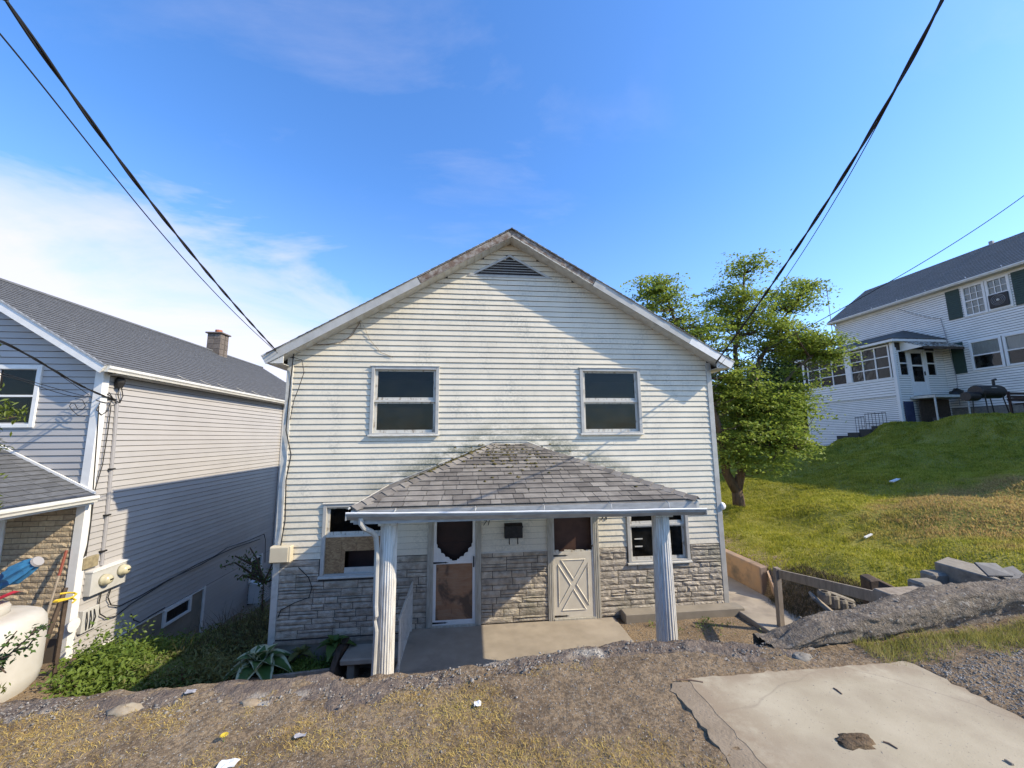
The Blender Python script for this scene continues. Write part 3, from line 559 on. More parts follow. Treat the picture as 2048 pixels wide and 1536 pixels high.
scrap('plastic_scrap', 600, 1475, 0.06, 0.03, M['conduit'], 'grey crumpled plastic scrap lying on bare dirt', 'litter', 4)
scrap('slate_shard', 380, 1393, 0.06, 0.03, M['conduit'], 'flat blue grey shard on the crumbling wall top', 'stone', 5)
for i, (px, py, rx, lab) in enumerate(((1603, 1312, .075, 'flat grey concrete shard lying at the end of the asphalt ridge'), (868, 1356, .028, 'small white stone on the crumbling wall below the porch floor'), (500, 1404, .06, 'pale broken concrete lump on the wall below the hostas'), (250, 1420, .09, 'low whitish concrete lump on the wall below the tank'))):
    c_ = at(px, py, Z=-1.6); blob('concrete_chunk', (c_.x, c_.y, -1.612), rx, rx*.6, rx*.42, M['block_grey'] if i == 0 else M['slab'], 30+i, lab, 'stone', .5)
p_ = at(447, 1484, Z=-1.6); p_.z = vzs(p_.x, p_.y); fl = empty('dandelion', p_, 'single bright yellow dandelion flower in the dry grass', 'flower')
fb = MB()
for k_ in range(14):
    a = k_*2*math.pi/14; fb.add([p_+Vector((0, 0, .03)), p_+Vector((.016*math.cos(a-.2), .016*math.sin(a-.2), .036)), p_+Vector((.022*math.cos(a), .022*math.sin(a), .033)), p_+Vector((.016*math.cos(a+.2), .016*math.sin(a+.2), .036))], [(0, 1, 2, 3)])
fb.build('petal_head', M['yellow'], fl); MB().tube([p_-Vector((0, 0, .01)), p_+Vector((.002, 0, .03))], .002, 5).build('stem', M['leaf_weed'], fl)
# ------------------------------------------------------------------ main house
XL, XR, YF, YB, XC = -3.6, 5.28, 8.0, 18.0, 0.84
ZE, ZP = 1.64, 4.26; SL = (ZP-ZE)/(XR-XC)
H = empty('white_house', (XC, YF, -3.6), 'white sided two storey gable house with grey stone panels and hip roofed porch', 'house')
OPEN = [(-2.02, -.66, .05, 1.46), (2.31, 3.66, .04, 1.46), (-2.81, -1.45, -2.58, -1.24), (3.2, 4.54, -2.58, -1.22), (-.83, .21, -3.56, -1.38), (1.53, 2.59, -3.56, -1.38)]
def wall_with_holes(name, x0, x1, z0, z1, y0, y1, holes, m, parent, axis='y'):
    xs = sorted({x0, x1, *[h[0] for h in holes], *[h[1] for h in holes]}); zs = sorted({z0, z1, *[h[2] for h in holes], *[h[3] for h in holes]})
    b = MB()
    for i in range(len(xs)-1):
        run = None
        for j in range(len(zs)-1):
            cx_, cz_ = (xs[i]+xs[i+1])/2, (zs[j]+zs[j+1])/2
            hole = any(h[0] < cx_ < h[1] and h[2] < cz_ < h[3] for h in holes)
            if not hole: run = [zs[j], zs[j+1]] if run is None else [run[0], zs[j+1]]
            if (hole or j == len(zs)-2) and run:
                b.box((xs[i], y0, run[0]), (xs[i+1], y1, run[1])) if axis == 'y' else b.box((y0, xs[i], run[0]), (y1, xs[i+1], run[1])); run = None
    return b.build(name, m, parent)
wall_with_holes('front_wall', XL, XR, -4.4, ZE, YF, YF+.14, [(a+.05, b-.05, c+.05, d-.05) for a, b, c, d in OPEN], M['dark'], H)
g = MB(); g.prism([(XL, YF, ZE), (XR, YF, ZE), (XC, YF, ZP)], (0, .14, 0)); g.build('gable_wall', M['dark'], H)
b = MB(); b.box((XL, YF+.14, -4.6), (XL+.14, YB, ZE)); b.box((XR-.14, YF+.14, -4.6), (XR, YB, ZE)); b.box((XL, YB-.14, -4.6), (XR, YB, ZE)); b.box((XL+.14, YF+.14, -1.15), (XR-.14, YB-.14, -1.0)); b.box((XL+.14, YF+.14, 1.55), (XR-.14, YB-.14, 1.63)); b.box((XL+.14, YF+.14, -3.7), (XR-.14, YB-.14, -3.58)); b.box((0.8, YF+.14, -3.58), (.88, YB-.2, 1.55)); b.box((XL+.14, YF+2.6, -3.58), (XR-.14, YF+2.7, 1.55))
b.build('inner_walls', M['dark'], H)
def lap(parent, name, mats, org, U, N, z0, z1, ex, iv, joined=False, thick=.02, seam=0.0, slot=.008):
    """lap siding on the plane through org with horizontal direction U and outward normal N; iv(z) -> list of (u0, u1)"""
    org, U, N = Vector(org), Vector(U), Vector(N); J = MB(); rr = random.Random(len(name)+int(z0*10)); z = z0; out = []
    while z < z1-0.02:
        zt = min(z+ex, z1); A_, B_ = iv(z+.004), iv(zt-.004)
        if len(A_) != len(B_): A_ = B_ = iv((z+zt)/2)
        for (a0, a1), (b0, b1) in zip(A_, B_):
            cuts = [0, 1]
            if seam and a1-a0 > 3.2: cuts = [0, rr.uniform(.25, .75), 1]
            for c0, c1 in zip(cuts, cuts[1:]):
                l0, l1 = a0+(a1-a0)*c0, a0+(a1-a0)*c1-(.002 if c1 < 1 else 0); t0, t1 = b0+(b1-b0)*c0, b0+(b1-b0)*c1-(.002 if c1 < 1 else 0)
                if l1-l0 < .03: continue
                th = thick*(1+rr.uniform(-.12, .12)); zz = Vector((0, 0, 1)); w1 = rr.uniform(-.0015, .0015); w2 = rr.uniform(-.0015, .0015)
                P = lambda u, zv, nn: org + U*u + N*nn + zz*(zv-org.z)
                zb = z+slot; V = [P(l0, zb+w1, .001), P(l1, zb+w2, .001), P(l1, zb+w2, th), P(l0, zb+w1, th), P(t0, zt, .001), P(t1, zt, .001), P(t1, zt, .003), P(t0, zt, .003),
                     P(l0, zb+.006+w1, th*1.0), P(l1, zb+.006+w2, th*1.0)]
                Fc = [(0, 1, 2, 3), (3, 2, 9, 8), (8, 9, 6, 7), (4, 7, 6, 5), (0, 3, 8, 7, 4), (1, 5, 6, 9, 2), (0, 4, 5, 1)]
                if joined: J.add(V, Fc)
                else: out.append(MB().add(V, Fc).build(name, mats, parent))
        z += ex
    if joined: return J.build(name, mats, parent, kind='stuff')
    return out
def cut(ivs, a, b):
    r_ = []
    for u, v in ivs:
        if b <= u or a >= v: r_.append((u, v)); continue
        if u < a: r_.append((u, a))
        if b < v: r_.append((b, v))
    return r_
def front_iv(z):
    l, r_ = XL+.04, XR-.04
    if z > ZE: l, r_ = XL+(z-ZE)/SL+.01, XR-(z-ZE)/SL-.01
    v = [(l, r_)] if r_-l > .1 else []
    for a, b_, c_, d_ in OPEN:
        if c_+.03 < z < d_-.03: v = cut(v, a+.03, b_-.03)
    if 3.47 < z < 3.95: 
        hw = (3.99-z)/.535-.06; v = cut(v, .825-hw, .825+hw) if hw > 0 else v
    return v
EX = .1152
lap(H, 'siding_board', M['siding'], (0, YF, 0), (1, 0, 0), (0, -1, 0), -2.25, ZP-.03, EX, front_iv, seam=1)
lap(H, 'side_siding', M['siding'], (XL, 0, 0), (0, 1, 0), (-1, 0, 0), -3.7, 1.62, EX, lambda z: [(YF+.03, YB)], joined=True)
lap(H, 'side_siding', M['siding'], (XR, 0, 0), (0, 1, 0), (1, 0, 0), -3.5, 1.62, EX, lambda z: [(YF+.03, YB)], joined=True)
# roof
OV, OH = .32, .30; RT = .15
for s in (-1, 1):
    xe = (XL-OH) if s < 0 else (XR+OH); ze = ZE-OH*SL
    b = MB(); b.prism([(XC, YF-OV, ZP), (xe, YF-OV, ze), (xe, YF-OV, ze+RT), (XC, YF-OV, ZP+RT)], (0, YB-YF+2*OV, 0)); rf = b.build('roof_slope', M['oldwood'], H)
    b = MB(); rr = random.Random(3+s); n_ = 34                                       # shingle courses, edges ragged
    for k in range(n_):
        t0, t1 = k/n_, (k+1)/n_+.004; ya = YF-OV-.035-rr.uniform(0, .014); o1 = .026; o0 = .012
        xa, za = xe+(XC-xe)*t0, ze+RT+(ZP-ze)*t0; xb, zb = xe+(XC-xe)*t1, ze+RT+(ZP-ze)*t1
        b.prism([(xa-s*-.0, ya, za+.002), (xb, ya, zb+.002), (xb, ya, zb+o0), (xa, ya, za+o1)], (0, YB-YF+2*OV+.05, 0))
    b.build('shingle_courses', M['shingle_dark'], rf, kind='stuff')
    d = Vector((XC-xe, 0, ZP-ze)); L = d.length; d.normalize(); up = Vector((-d.z*1, 0, d.x)) if d.x > 0 else Vector((d.z, 0, -d.x)); base = Vector((xe, YF-OV, ze))
    tm = .60 if s < 0 else .63                                                        # metal cover ends here
    def rake(t0, t1, h0, h1, y0, y1, name, m, par, j=0, bev=0): 
        b = MB(); N_ = 26 if j else 2; lo, hi = [], []; q = random.Random(int(t0*100)+7)
        for k in range(N_):
            t = t0+(t1-t0)*k/(N_-1); lo.append(base+d*(L*t)+up*(h0+(q.uniform(-j, j) if j else 0))); hi.append(base+d*(L*t)+up*h1)
        for k in range(N_-1):
            a, b_, c_, e_ = lo[k], lo[k+1], hi[k+1], hi[k]; b.prism([(p.x, YF-OV-y0, p.z) for p in (a, b_, c_, e_)], (0, -(y1-y0), 0))
        return b.build(name, m, par, bevel=bev)
    rake(-.004, tm, -.03, .135, .002, .024, 'fascia_cover', M['metal_trim'], H)
    if s > 0: rake(-.002, .19, -.034, .136, .026, .029, 'fascia_patch', M['white'], H)
    rake(tm+.004, 1.0, .015, .115, .002, .018, 'bare_fascia', M['oldwood'], H, j=.008)
    rake(tm+.004, 1.0, -.012, .012, .004, .016, 'bare_moulding', M['oldwood'] if s < 0 else M['peel'], H, j=.006)
    rake(-.004, 1.0, .125, .152, .026, .034, 'drip_edge', M['trim'], H)
    b = MB(); b.prism([base+d*0+up*-.012+Vector((0, -.0, 0)), base+d*L+up*-.012, base+d*L+up*-.004, base+up*-.004], (0, OV-.004, 0))
    nr = 30
    for k in range(1, nr):
        c = base+d*(L*k/nr)+up*-.0165; b.obox(c+Vector((0, OV/2, 0)), d, (0, 1, 0), up, .004, OV/2-.012, .004)
    b.build('soffit', M['soffit'], H)
    # eave gutterless fascia along the side
    box('eave_fascia', (xe-.02 if s < 0 else xe+.002, YF-OV+.01, ze-.02), (xe-.002 if s < 0 else xe+.02, YB, ze+RT), M['metal_trim'], H)
    MB().prism([(xe, YF-OV+.004, ze-.018), (XL if s < 0 else XR, YF-OV+.004, ze-.018), (XL if s < 0 else XR, YF-OV+.004, ZE-.03)], (0, .02, 0)).build('eave_return', M['soffit'], H)
    box('eave_soffit', (min(xe, XL if s < 0 else XR), YF-OV+.03, ze-.03), (max(xe, XL if s < 0 else XR), YB, ze-.02), M['soffit'], H)
box('ridge_gap_block', (XC-.05, YF-OV+.004, ZP-.02), (XC+.05, YF-OV+.03, ZP+.1), M['dark'], H)
# corner trims
for a, b_, zb, mm in ((XL-.05, XL+.07, -3.78, M['trim']), (XR-.07, XR+.045, -3.44, M['metal_trim'])):
    box('corner_trim', (a, YF-.03, zb), (b_, YF+.1, ZE-.03), mm, H, bevel=.006)
# gable vent
vt = MB(); P = [Vector((-.12, 0, 3.46)), Vector((1.77, 0, 3.46)), Vector((.825, 0, 3.985))]; inn = [Vector((.03, 0, 3.495)), Vector((1.62, 0, 3.495)), Vector((.825, 0, 3.935))]
for i in range(3):
    j = (i+1) % 3; vt.prism([(q.x, YF-.032 if i else YF-.028, q.z) for q in (P[i], P[j], inn[j], inn[i])], (0, .05, 0))
gv = vt.build('gable_vent', M['metal_trim'], H)
box('vent_backing', (.03, YF+.05, 3.49), (1.62, YF+.06, 3.9), M['black'], gv)
for k in range(7):
    z = 3.515+k*.058; hw = (3.955-z)/.535-.02
    if hw > .05: MB().prism([(.825-hw, YF+.035, z+.03), (.825-hw, YF-.012, z-.006), (.825-hw, YF-.012, z+.0), (.825-hw, YF+.035, z+.036)], (2*hw, 0, 0)).build('louver', M['trim'], gv)
# windows
def window(x0, x1, z0, z1, parent, seed, lower='glass', split=.5):
    q = random.Random(seed); b = MB(); tw = .07; y0, y1 = YF-.045, YF+.03
    b.box((x0, y0, z0), (x0+tw, y1, z1)); b.box((x1-tw, y0+.002, z0), (x1, y1, z1)); b.box((x0+tw, y0+.001, z1-tw), (x1-tw, y1, z1)); b.box((x0+tw, y0+.001, z0), (x1-tw, y1, z0+tw*.8))
    wn = b.build('window', M['metal_trim'], parent, bevel=.006)
    MB().prism([(x0-.02, YF-.075, z0-.012), (x1+.02, YF-.075, z0-.012), (x1+.02, YF+.01, z0+.02), (x0-.02, YF+.01, z0+.02)], (0, 0, .022)).build('sill', M['trim'], wn)
    MB().prism([(x0-.012, YF-.06, z1-.002), (x1+.012, YF-.06, z1-.002), (x1+.012, YF, z1+.02), (x0-.012, YF, z1+.02)], (0, 0, .008)).build('drip_cap', M['trim'], wn)
    a0, a1, c0, c1 = x0+tw, x1-tw, z0+tw*.8, z1-tw; zm = c0+(c1-c0)*split
    for (u0, u1, lab) in ((zm+.02, c1, 'upper'), (c0, zm-.02, 'lower')):
        if lab == 'lower' and lower == 'osb': continue
        yy = YF+.012 if lab == 'upper' else YF+.03; fw = .05; f = MB()
        f.box((a0, yy, u0), (a0+fw, yy+.035, u1)); f.box((a1-fw, yy, u0), (a1, yy+.035, u1)); f.box((a0+fw, yy+.001, u1-.03), (a1-fw, yy+.035, u1)); f.box((a0+fw, yy+.001, u0), (a1-fw, yy+.035, u0+(.055 if lab == 'upper' else .06)))
        sh = f.build('sash', M['peel'], wn); sh['label'] = 'peeling white painted sash'
        box('pane', (a0+fw-.004, yy+.017, u0+.04), (a1-fw+.004, yy+.021, u1-.02), M['glass'] if lab == 'upper' else M['glass_dusty'], wn)
    box('meeting_rail', (a0, YF-.006, zm-.02), (a1, YF+.05, zm+.02), M['trim'], wn)
    return wn, (a0, a1, c0, zm)
w1, _ = window(*OPEN[0], H, 1); w2, _ = window(*OPEN[1], H, 2); w4, _ = window(*OPEN[3], H, 4, split=.56)
w3, (a0, a1, c0, zm) = window(*OPEN[2], H, 3, lower='osb', split=.56)
hx0, hx1, hz0, hz1 = a0+.36, a1-.02, c0+.10, c0+.40                                    # ragged hole in the boards
for (u0, u1, v0, v1) in ((a0, a0+.29, c0, c0+.26), (a0, a0+.29, c0+.264, zm-.02), (a0+.294, a0+.57, hz1, zm-.02), (a0+.574, a0+.83, hz1, zm-.02), (a0+.834, a1, hz1, zm-.02), (a0+.294, hx0, c0, hz1-.003)):
    box('osb_board', (u0, YF+.0, v0), (u1, YF+.018, v1), M['osb'], w3)
box('hole_rail', (hx0, YF+.002, c0), (a1, YF+.03, hz0), M['trim'], w3); box('inner_board', (hx0, YF+.20, c0-.1), (a1+.1, YF+.22, zm), M['reddoor'], w3)
for i_, (px0, px1, py) in enumerate(((1269, 1285, 1078), (1270, 1285, 1093))):          # two pale tape strips on the glass
    A_, B_ = at(px0, py, Y=YF+.028), at(px1, py, Y=YF+.028); MB().box((A_.x, YF+.024, A_.z-.012), (B_.x, YF+.029, A_.z+.012)).build('tape_strip', M['trim'], w4)
# doors
def casing(x0, x1, z0, z1, m):
    b = MB(); tw = .115
    b.box((x0, YF-.05, z0), (x0+tw, YF+.06, z1)); b.box((x1-tw, YF-.05, z0), (x1, YF+.06, z1)); b.box((x0+tw, YF-.049, z1-.1), (x1-tw, YF+.06, z1)); b.box((x0+tw, YF-.06, z0-.01), (x1-tw, YF+.06, z0+.03))
    for xx in (x0+.035, x0+.075, x1-.035, x1-.075): b.box((xx-.004, YF-.056, z0), (xx+.004, YF-.05, z1))
    return b.build('door', m, H, bevel=.004), x0+tw, x1-tw, z0+.03, z1-.1
def strap(par, x, z, L=.31):
    b = MB(); y = YF-.036
    b.prism([(x, y, z-.017), (x+L-.06, y, z-.009), (x+L-.06, y, z-.022), (x+L-.045, y, z-.006), (x+L, y, z), (x+L-.045, y, z+.006), (x+L-.06, y, z+.022), (x+L-.06, y, z+.009), (x, y, z+.017)], (0, .006, 0)); b.build('strap_hinge', M['black'], par)
d1, a0, a1, c0, c1 = casing(*OPEN[4], M['doorcase'])
b = MB(); sw = .055; mr = -2.40
b.box((a0, YF-.03, c0), (a0+sw, YF, c1)); b.box((a1-sw, YF-.03, c0), (a1, YF, c1)); b.box((a0+sw, YF-.029, c0), (a1-sw, YF, c0+.085)); b.box((a0+sw, YF-.029, mr-.03), (a1-sw, YF, mr+.03)); b.box((a0+sw, YF-.029, c1-.08), (a1-sw, YF, c1))
sd = b.build('storm_door', M['white'], d1, bevel=.003)
prof = [(0, .33), (.02, .30), (.022, .25), (.06, .235), (.085, .21), (.09, .15), (.13, .145), (.16, .12), (.175, .075), (.22, .075), (.25, .06), (.262, .03), (.30, .028), (.30, 0), (0, 0)]
for s, xx in ((1, a0+sw-.002), (-1, a1-sw+.002)):
    MB().prism([(xx+s*u, YF-.026, mr+.028+v) for u, v in prof], (0, .012, 0)).build('scalloped_corner', M['white'], d1)
box('plywood_panel', (a0+sw, YF-.016, c0+.085), (a1-sw, YF-.006, mr-.03), M['ply'], d1)
strap(d1, a0-.015, mr); strap(d1, a0-.015, c0+.045); box('door_handle', (a1-.045, YF-.06, mr-.1), (a1-.02, YF-.03, mr+.1), M['black'], d1, bevel=.006)
box('inner_door', (a0, YF+.1, c0), (a1, YF+.14, c1), M['reddoor'], d1); box('inner_rail', (a0+.08, YF+.092, -2.16), (a1-.08, YF+.1, -2.06), M['reddoor'], d1)
d2, a0, a1, c0, c1 = casing(*OPEN[5], M['doorcase'])
zt = -2.30; b = MB(); b.box((a0, YF-.03, c0), (a1-.03, YF-.004, zt)); dr = b.build('lower_door_panel', M['doorpaint'], d2, bevel=.004)
b = MB(); rr = random.Random(2); N_ = 14                                                # broken top edge of the lower panel
for k in range(N_):
    u0 = a0+(a1-.03-a0)*k/N_; u1 = a0+(a1-.03-a0)*(k+1)/N_; b.box((u0, YF-.028, zt), (u1, YF-.006, zt+rr.uniform(.012, .05)))
b.build('splintered_edge', M['peel'], d2)
x0, x1, z0, z1 = a0+.07, a1-.10, c0+.10, zt-.10; cxx, czz = (x0+x1)/2, (z0+z1)/2; yf = YF-.03
def tri_panel(pts):
    c = sum((Vector(p) for p in pts), Vector())/3; o_ = [c+(Vector(p)-c)*.80 for p in pts]; i_ = [c+(Vector(p)-c)*.66 for p in pts]; b = MB(); n = 3
    V = [(p.x, yf, p.z) for p in o_]+[(p.x, yf-.014, p.z) for p in [c+(Vector(p)-c)*.73 for p in pts]]+[(p.x, yf-.002, p.z) for p in i_]
    Fc = [(i, (i+1) % 3, 3+(i+1) % 3, 3+i) for i in range(3)]+[(3+i, 3+(i+1) % 3, 6+(i+1) % 3, 6+i) for i in range(3)]+[(6, 7, 8)]
    b.add(V, Fc).build('raised_moulding', M['doorpaint'], d2)
K = [(x0, 0, z0), (x1, 0, z0), (x1, 0, z1), (x0, 0, z1)]; cc = (cxx, 0, czz)
for i in range(4): tri_panel([K[i], K[(i+1) % 4], cc])
strap(d2, a0-.01, zt-.06); strap(d2, a0-.01, c0+.04); box('door_stile', (a1-.03, YF-.032, c0), (a1, YF, c1), M['white'], d2); box('latch', (a1-.06, YF-.06, zt+.08), (a1-.02, YF-.03, zt+.13), M['black'], d2, bevel=.008)
box('jamb', (a0, YF-.02, zt), (a0+.03, YF, c1), M['trim'], d2); box('inner_door', (a0, YF+.07, zt-.3), (a1, YF+.11, c1), M['browndoor'], d2)
# house numbers
def number(txt, px, py, size, y=YF-.024, shear=.25):
    cu = bpy.data.curves.new('t', 'FONT'); cu.body = txt; cu.size = size; cu.extrude = .004; cu.shear = shear; to = bpy.data.objects.new('t', cu); COL.objects.link(to)
    bpy.context.view_layer.update(); me = bpy.data.meshes.new_from_object(to); bpy.data.objects.remove(to); me.materials.clear(); me.materials.append(M['black'])
    o = bpy.data.objects.new('house_number', me); COL.objects.link(o); o.parent = H; p = at(px, py, Y=y); o.location = Vector((p.x, y, p.z))-wloc(H); o.rotation_euler = (math.radians(90), 0, 0)
number('71', 965, 1051, .15); number('73', 1200, 1041, .15)
# stone panels
def stone_meshes(n):
    out = []
    for k in range(n):
        q = np.random.default_rng(100+k); nx, nz = 6, 4; V = []; 
        for j in range(nz):
            for i in range(nx):
                edge = i in (0, nx-1) or j in (0, nz-1); V.append((i/(nx-1)-.5, 0 if edge and False else (-.35 if edge else -1.0*q.uniform(.55, 1.25)), j/(nz-1)-.5))
        n0 = len(V); ring = [j*nx+i for (j, i) in [(0, i) for i in range(nx)]+[(j, nx-1) for j in range(1, nz)]+[(nz-1, i) for i in range(nx-2, -1, -1)]+[(j, 0) for j in range(nz-2, 0, -1)]]
        V += [(V[i][0], 0.3, V[i][2]) for i in ring]; Fc = [(j*nx+i, j*nx+i+1, (j+1)*nx+i+1, (j+1)*nx+i) for j in range(nz-1) for i in range(nx-1)]
        Fc += [(ring[i], n0+i, n0+(i+1) % len(ring), ring[(i+1) % len(ring)]) for i in range(len(ring))]
        me = bpy.data.meshes.new('stone'); me.from_pydata(V, [], Fc); me.materials.append(M['stone']); me.update(); out.append(me)
    return out
SM = stone_meshes(10)
def stones(x0, x1, z0, z1, seed, avoid=None):
    q = random.Random(seed); z = z1; HL = wloc(H)
    def one(u0, u1, v0, v1):
        if u1-u0 < .03: return
        o = bpy.data.objects.new('stone', q.choice(SM)); COL.objects.link(o); o.parent = H
        o.location = Vector(((u0+u1)/2, YF-.016, (v0+v1)/2))-HL; o.scale = ((u1-u0-.011)*q.choice((1, -1)), q.uniform(.014, .028), (v1-v0-.011)*q.choice((1, -1)))
    while z > z0+.03:
        h = min(q.choice((.095, .115, .13, .14)), z-z0)
        if z-h-z0 < .04: h = z-z0
        ivs = [(x0, x1)]
        if avoid and z > avoid[2]: ivs = cut(ivs, avoid[0], avoid[1])
        for u, v in ivs:
            a = u
            while a < v-.001:
                b_ = a+q.choice((.22, .3, .38, .5, .62)); b_ = v if v-b_ < .14 else b_
                if q.random() < .42 and h > .1: hs = h*q.choice((.36, .42, .62)); one(a, b_, z-hs, z); one(a, b_, z-h, z-hs)
                else: one(a, b_, z-h, z)
                a = b_
        z -= h
stones(XL+.07, -.83, -3.62, -2.25, 1, (-2.83, -1.43, -2.60)); stones(.21, 1.53, -3.555, -2.25, 2); stones(2.59, XR-.07, -3.55, -2.25, 3, (3.18, 4.56, -2.60))
for a, b_, zb in ((XL+.05, -.83, -3.64), (.21, 1.53, -3.56), (2.59, XR-.06, -3.56)): 
    wall_with_holes('panel_backing', a, b_, zb, -2.245, YF-.012, YF-.001, [h for h in [(-2.81, -1.45, -2.59, -2.2), (3.2, 4.54, -2.59, -2.2)] if a < h[0] < b_], M['joint'], H)
box('panel_cap', (.21, YF-.03, -2.262), (1.53, YF-.001, -2.236), M['trim'], H)
box('base_strip', (XL+.06, YF-.05, -3.70), (-.95, YF, -3.645), M['wood'], H); box('foundation', (XL, YF-.02, -4.7), (-.9, YF+.1, -3.7), M['foundation'], H); box('foundation', (2.6, YF-.005, -4.2), (XR, YF+.1, -3.56), M['foundation'], H)
box('concrete_ledge', (2.98, YF-.30, -3.9), (5.46, YF-.03, -3.415), M['foundation'], H, bevel=.015)
# porch
box('porch_floor', (-1.16, 5.2, -3.80), (2.86, YF-.02, -3.562), M['concrete'], H, bevel=.015); box('porch_base', (-1.12, 5.25, -4.6), (2.8, YF-.03, -3.80), M['foundation'], H)
A, Bp, Cp, Dp, Ep, Gp = (Vector(p) for p in ((-1.58, 5.50, -.925), (3.30, 5.50, -.925), (1.12, 8, -.14), (.5, 8, -.14), (-1.58, 8, -.925), (3.30, 8, -.925)))
b = MB(); dz = Vector((0, 0, -.05))
for poly in ((A, Bp, Cp, Dp), (A, Dp, Ep), (Bp, Gp, Cp)): b.prism([p+dz for p in poly], (0, 0, .04))
PR = b.build('porch_roof', M['shingle'], H)
def clip(poly, a, b_, c_):
    """keep a*x+b*s+c >= 0"""
    out = []
    for i in range(len(poly)):
        p, q = poly[i], poly[(i+1) % len(poly)]; fp, fq = a*p[0]+b_*p[1]+c_, a*q[0]+b_*q[1]+c_
        if fp >= 0: out.append(p)
        if fp*fq < 0: t = fp/(fp-fq); out.append((p[0]+(q[0]-p[0])*t, p[1]+(q[1]-p[1])*t))
    return out
def shingle_plane(name, parent, O, Ux, Us, W, poly, m, course, widths, seed, joined=False, x0=None, x1=None, lift=(.022, .005), jit=.008):
    """poly in (x, s) plane coordinates, convex, clipped into courses and tabs"""
    O, Ux, Us = Vector(O), Vector(Ux).normalized(), Vector(Us).normalized(); Nn = Ux.cross(Us).normalized(); Nn = Nn if Nn.z > 0 else -Nn; q = random.Random(seed); J = MB()
    smax = max(p[1] for p in poly); xs = [p[0] for p in poly]; lo, hi = min(xs), max(xs); s = min(p[1] for p in poly)-.02
    n = len(poly); ctr = (sum(p[0] for p in poly)/n, sum(p[1] for p in poly)/n); hp = []
    for i in range(n):
        p, r_ = poly[i], poly[(i+1) % n]; a, b_ = -(r_[1]-p[1]), r_[0]-p[0]; c_ = -(a*p[0]+b_*p[1])
        if a*ctr[0]+b_*ctr[1]+c_ < 0: a, b_, c_ = -a, -b_, -c_
        hp.append((a, b_, c_))
    while s < smax:
        x = lo-q.uniform(0, widths[0])
        while x < hi:
            wdt = q.choice(widths); jj = q.uniform(0, jit); pg = [(x+.004, s-jj), (x+wdt-.004, s-jj), (x+wdt-.004, s+course+.012), (x+.004, s+course+.012)]
            for h_ in hp:
                if pg: pg = clip(pg, *h_)
            x += wdt
            if len(pg) < 3 or abs(sum(pg[i][0]*pg[(i+1) % len(pg)][1]-pg[(i+1) % len(pg)][0]*pg[i][1] for i in range(len(pg))))/2 < .0015: continue
            th = .006+q.uniform(0, .004)
            lw = lambda ss: lift[1]+(lift[0]-lift[1])*max(0, 1-(ss-s)/course)
            lowr = [O+Ux*u+Us*v+Nn*(lw(v)-th) for u, v in pg]; upr = [O+Ux*u+Us*v+Nn*lw(v) for u, v in pg]; k = len(pg)
            Fc = [tuple(range(k))[::-1], tuple(range(k, 2*k))]+[(i, (i+1) % k, k+(i+1) % k, k+i) for i in range(k)]
            if joined: J.add(lowr+upr, Fc)
            else: MB().add(lowr+upr, Fc).build(name, m, parent)
        s += course
    if joined: J.build(name, m, parent, kind='stuff')
Us = (Dp-Vector((Dp.x, A.y, A.z))); Ls = Us.length
shingle_plane('shingle', PR, (0, A.y, A.z), (1, 0, 0), Us, 0, [(A.x, 0), (Bp.x, 0), (Cp.x, Ls), (Dp.x, Ls)], M['shingle'], .168, (.15, .2, .26, .32), 5)
us = Vector((Dp.x-A.x, 0, Dp.z-A.z)); ls = us.length; shingle_plane('side_shingles', PR, (A.x, 0, A.z), (0, 1, 0), us, 0, [(A.y, 0), (8.0, 0), (8.0, ls)], M['shingle'], .148, (.22, .28, .34), 6, joined=True)
us = Vector((Cp.x-Bp.x, 0, Cp.z-Bp.z)); ls = us.length; shingle_plane('side_shingles', PR, (Bp.x, 0, Bp.z), (0, 1, 0), us, 0, [(A.y, 0), (8.0, 0), (8.0, ls)], M['shingle'], .148, (.22, .28, .34), 7, joined=True)
def hip_caps(P0, P1, sa, sb, n, seed):
    q = random.Random(seed); d = (P1-P0); L = d.length; d.normalize()
    for k in range(n):
        t0 = L*k/n-.01; t1 = L*(k+1)/n+.03; h0, h1 = .034+q.uniform(0, .006), .018; c0_, c1_ = P0+d*t0, P0+d*t1; wv = .115+q.uniform(-.01, .01); zz = Vector((0, 0, 1))
        V = []
        for c_, h_ in ((c0_, h0), (c1_, h1)):
            for th in (0, .009): V += [c_+sa*wv+zz*(h_-.022+th), c_+zz*(h_+th), c_+sb*wv+zz*(h_-.022+th)]
        Fc = [(3, 4, 10, 9), (4, 5, 11, 10), (0, 6, 7, 1), (1, 7, 8, 2), (0, 1, 4, 3), (1, 2, 5, 4), (6, 9, 10, 7), (7, 10, 11, 8), (0, 3, 9, 6), (2, 8, 11, 5)]
        MB().add(V, Fc).build('hip_cap', M['shingle'], PR)
fr = Vector((1, 0, 0)); 
def dirn(a, b_): return (b_-a).normalized()
hip_caps(A, Dp, (dirn(A, Bp)-dirn(A, Dp)*dirn(A, Bp).dot(dirn(A, Dp))).normalized(), (dirn(A, Ep)-dirn(A, Dp)*dirn(A, Ep).dot(dirn(A, Dp))).normalized(), 20, 1)
hip_caps(Bp, Cp, (dirn(Bp, A)-dirn(Bp, Cp)*dirn(Bp, A).dot(dirn(Bp, Cp))).normalized(), (dirn(Bp, Gp)-dirn(Bp, Cp)*dirn(Bp, Gp).dot(dirn(Bp, Cp))).normalized(), 20, 2)
MB().tube([Ep+Vector((0, -.02, .03)), Dp+Vector((-.03, -.015, .05)), Cp+Vector((.03, -.015, .05)), Gp+Vector((0, -.02, .03))], .009, 5).build('wall_flashing', M['trim'], PR)
q = np.random.default_rng(4); pts = []; rads = []
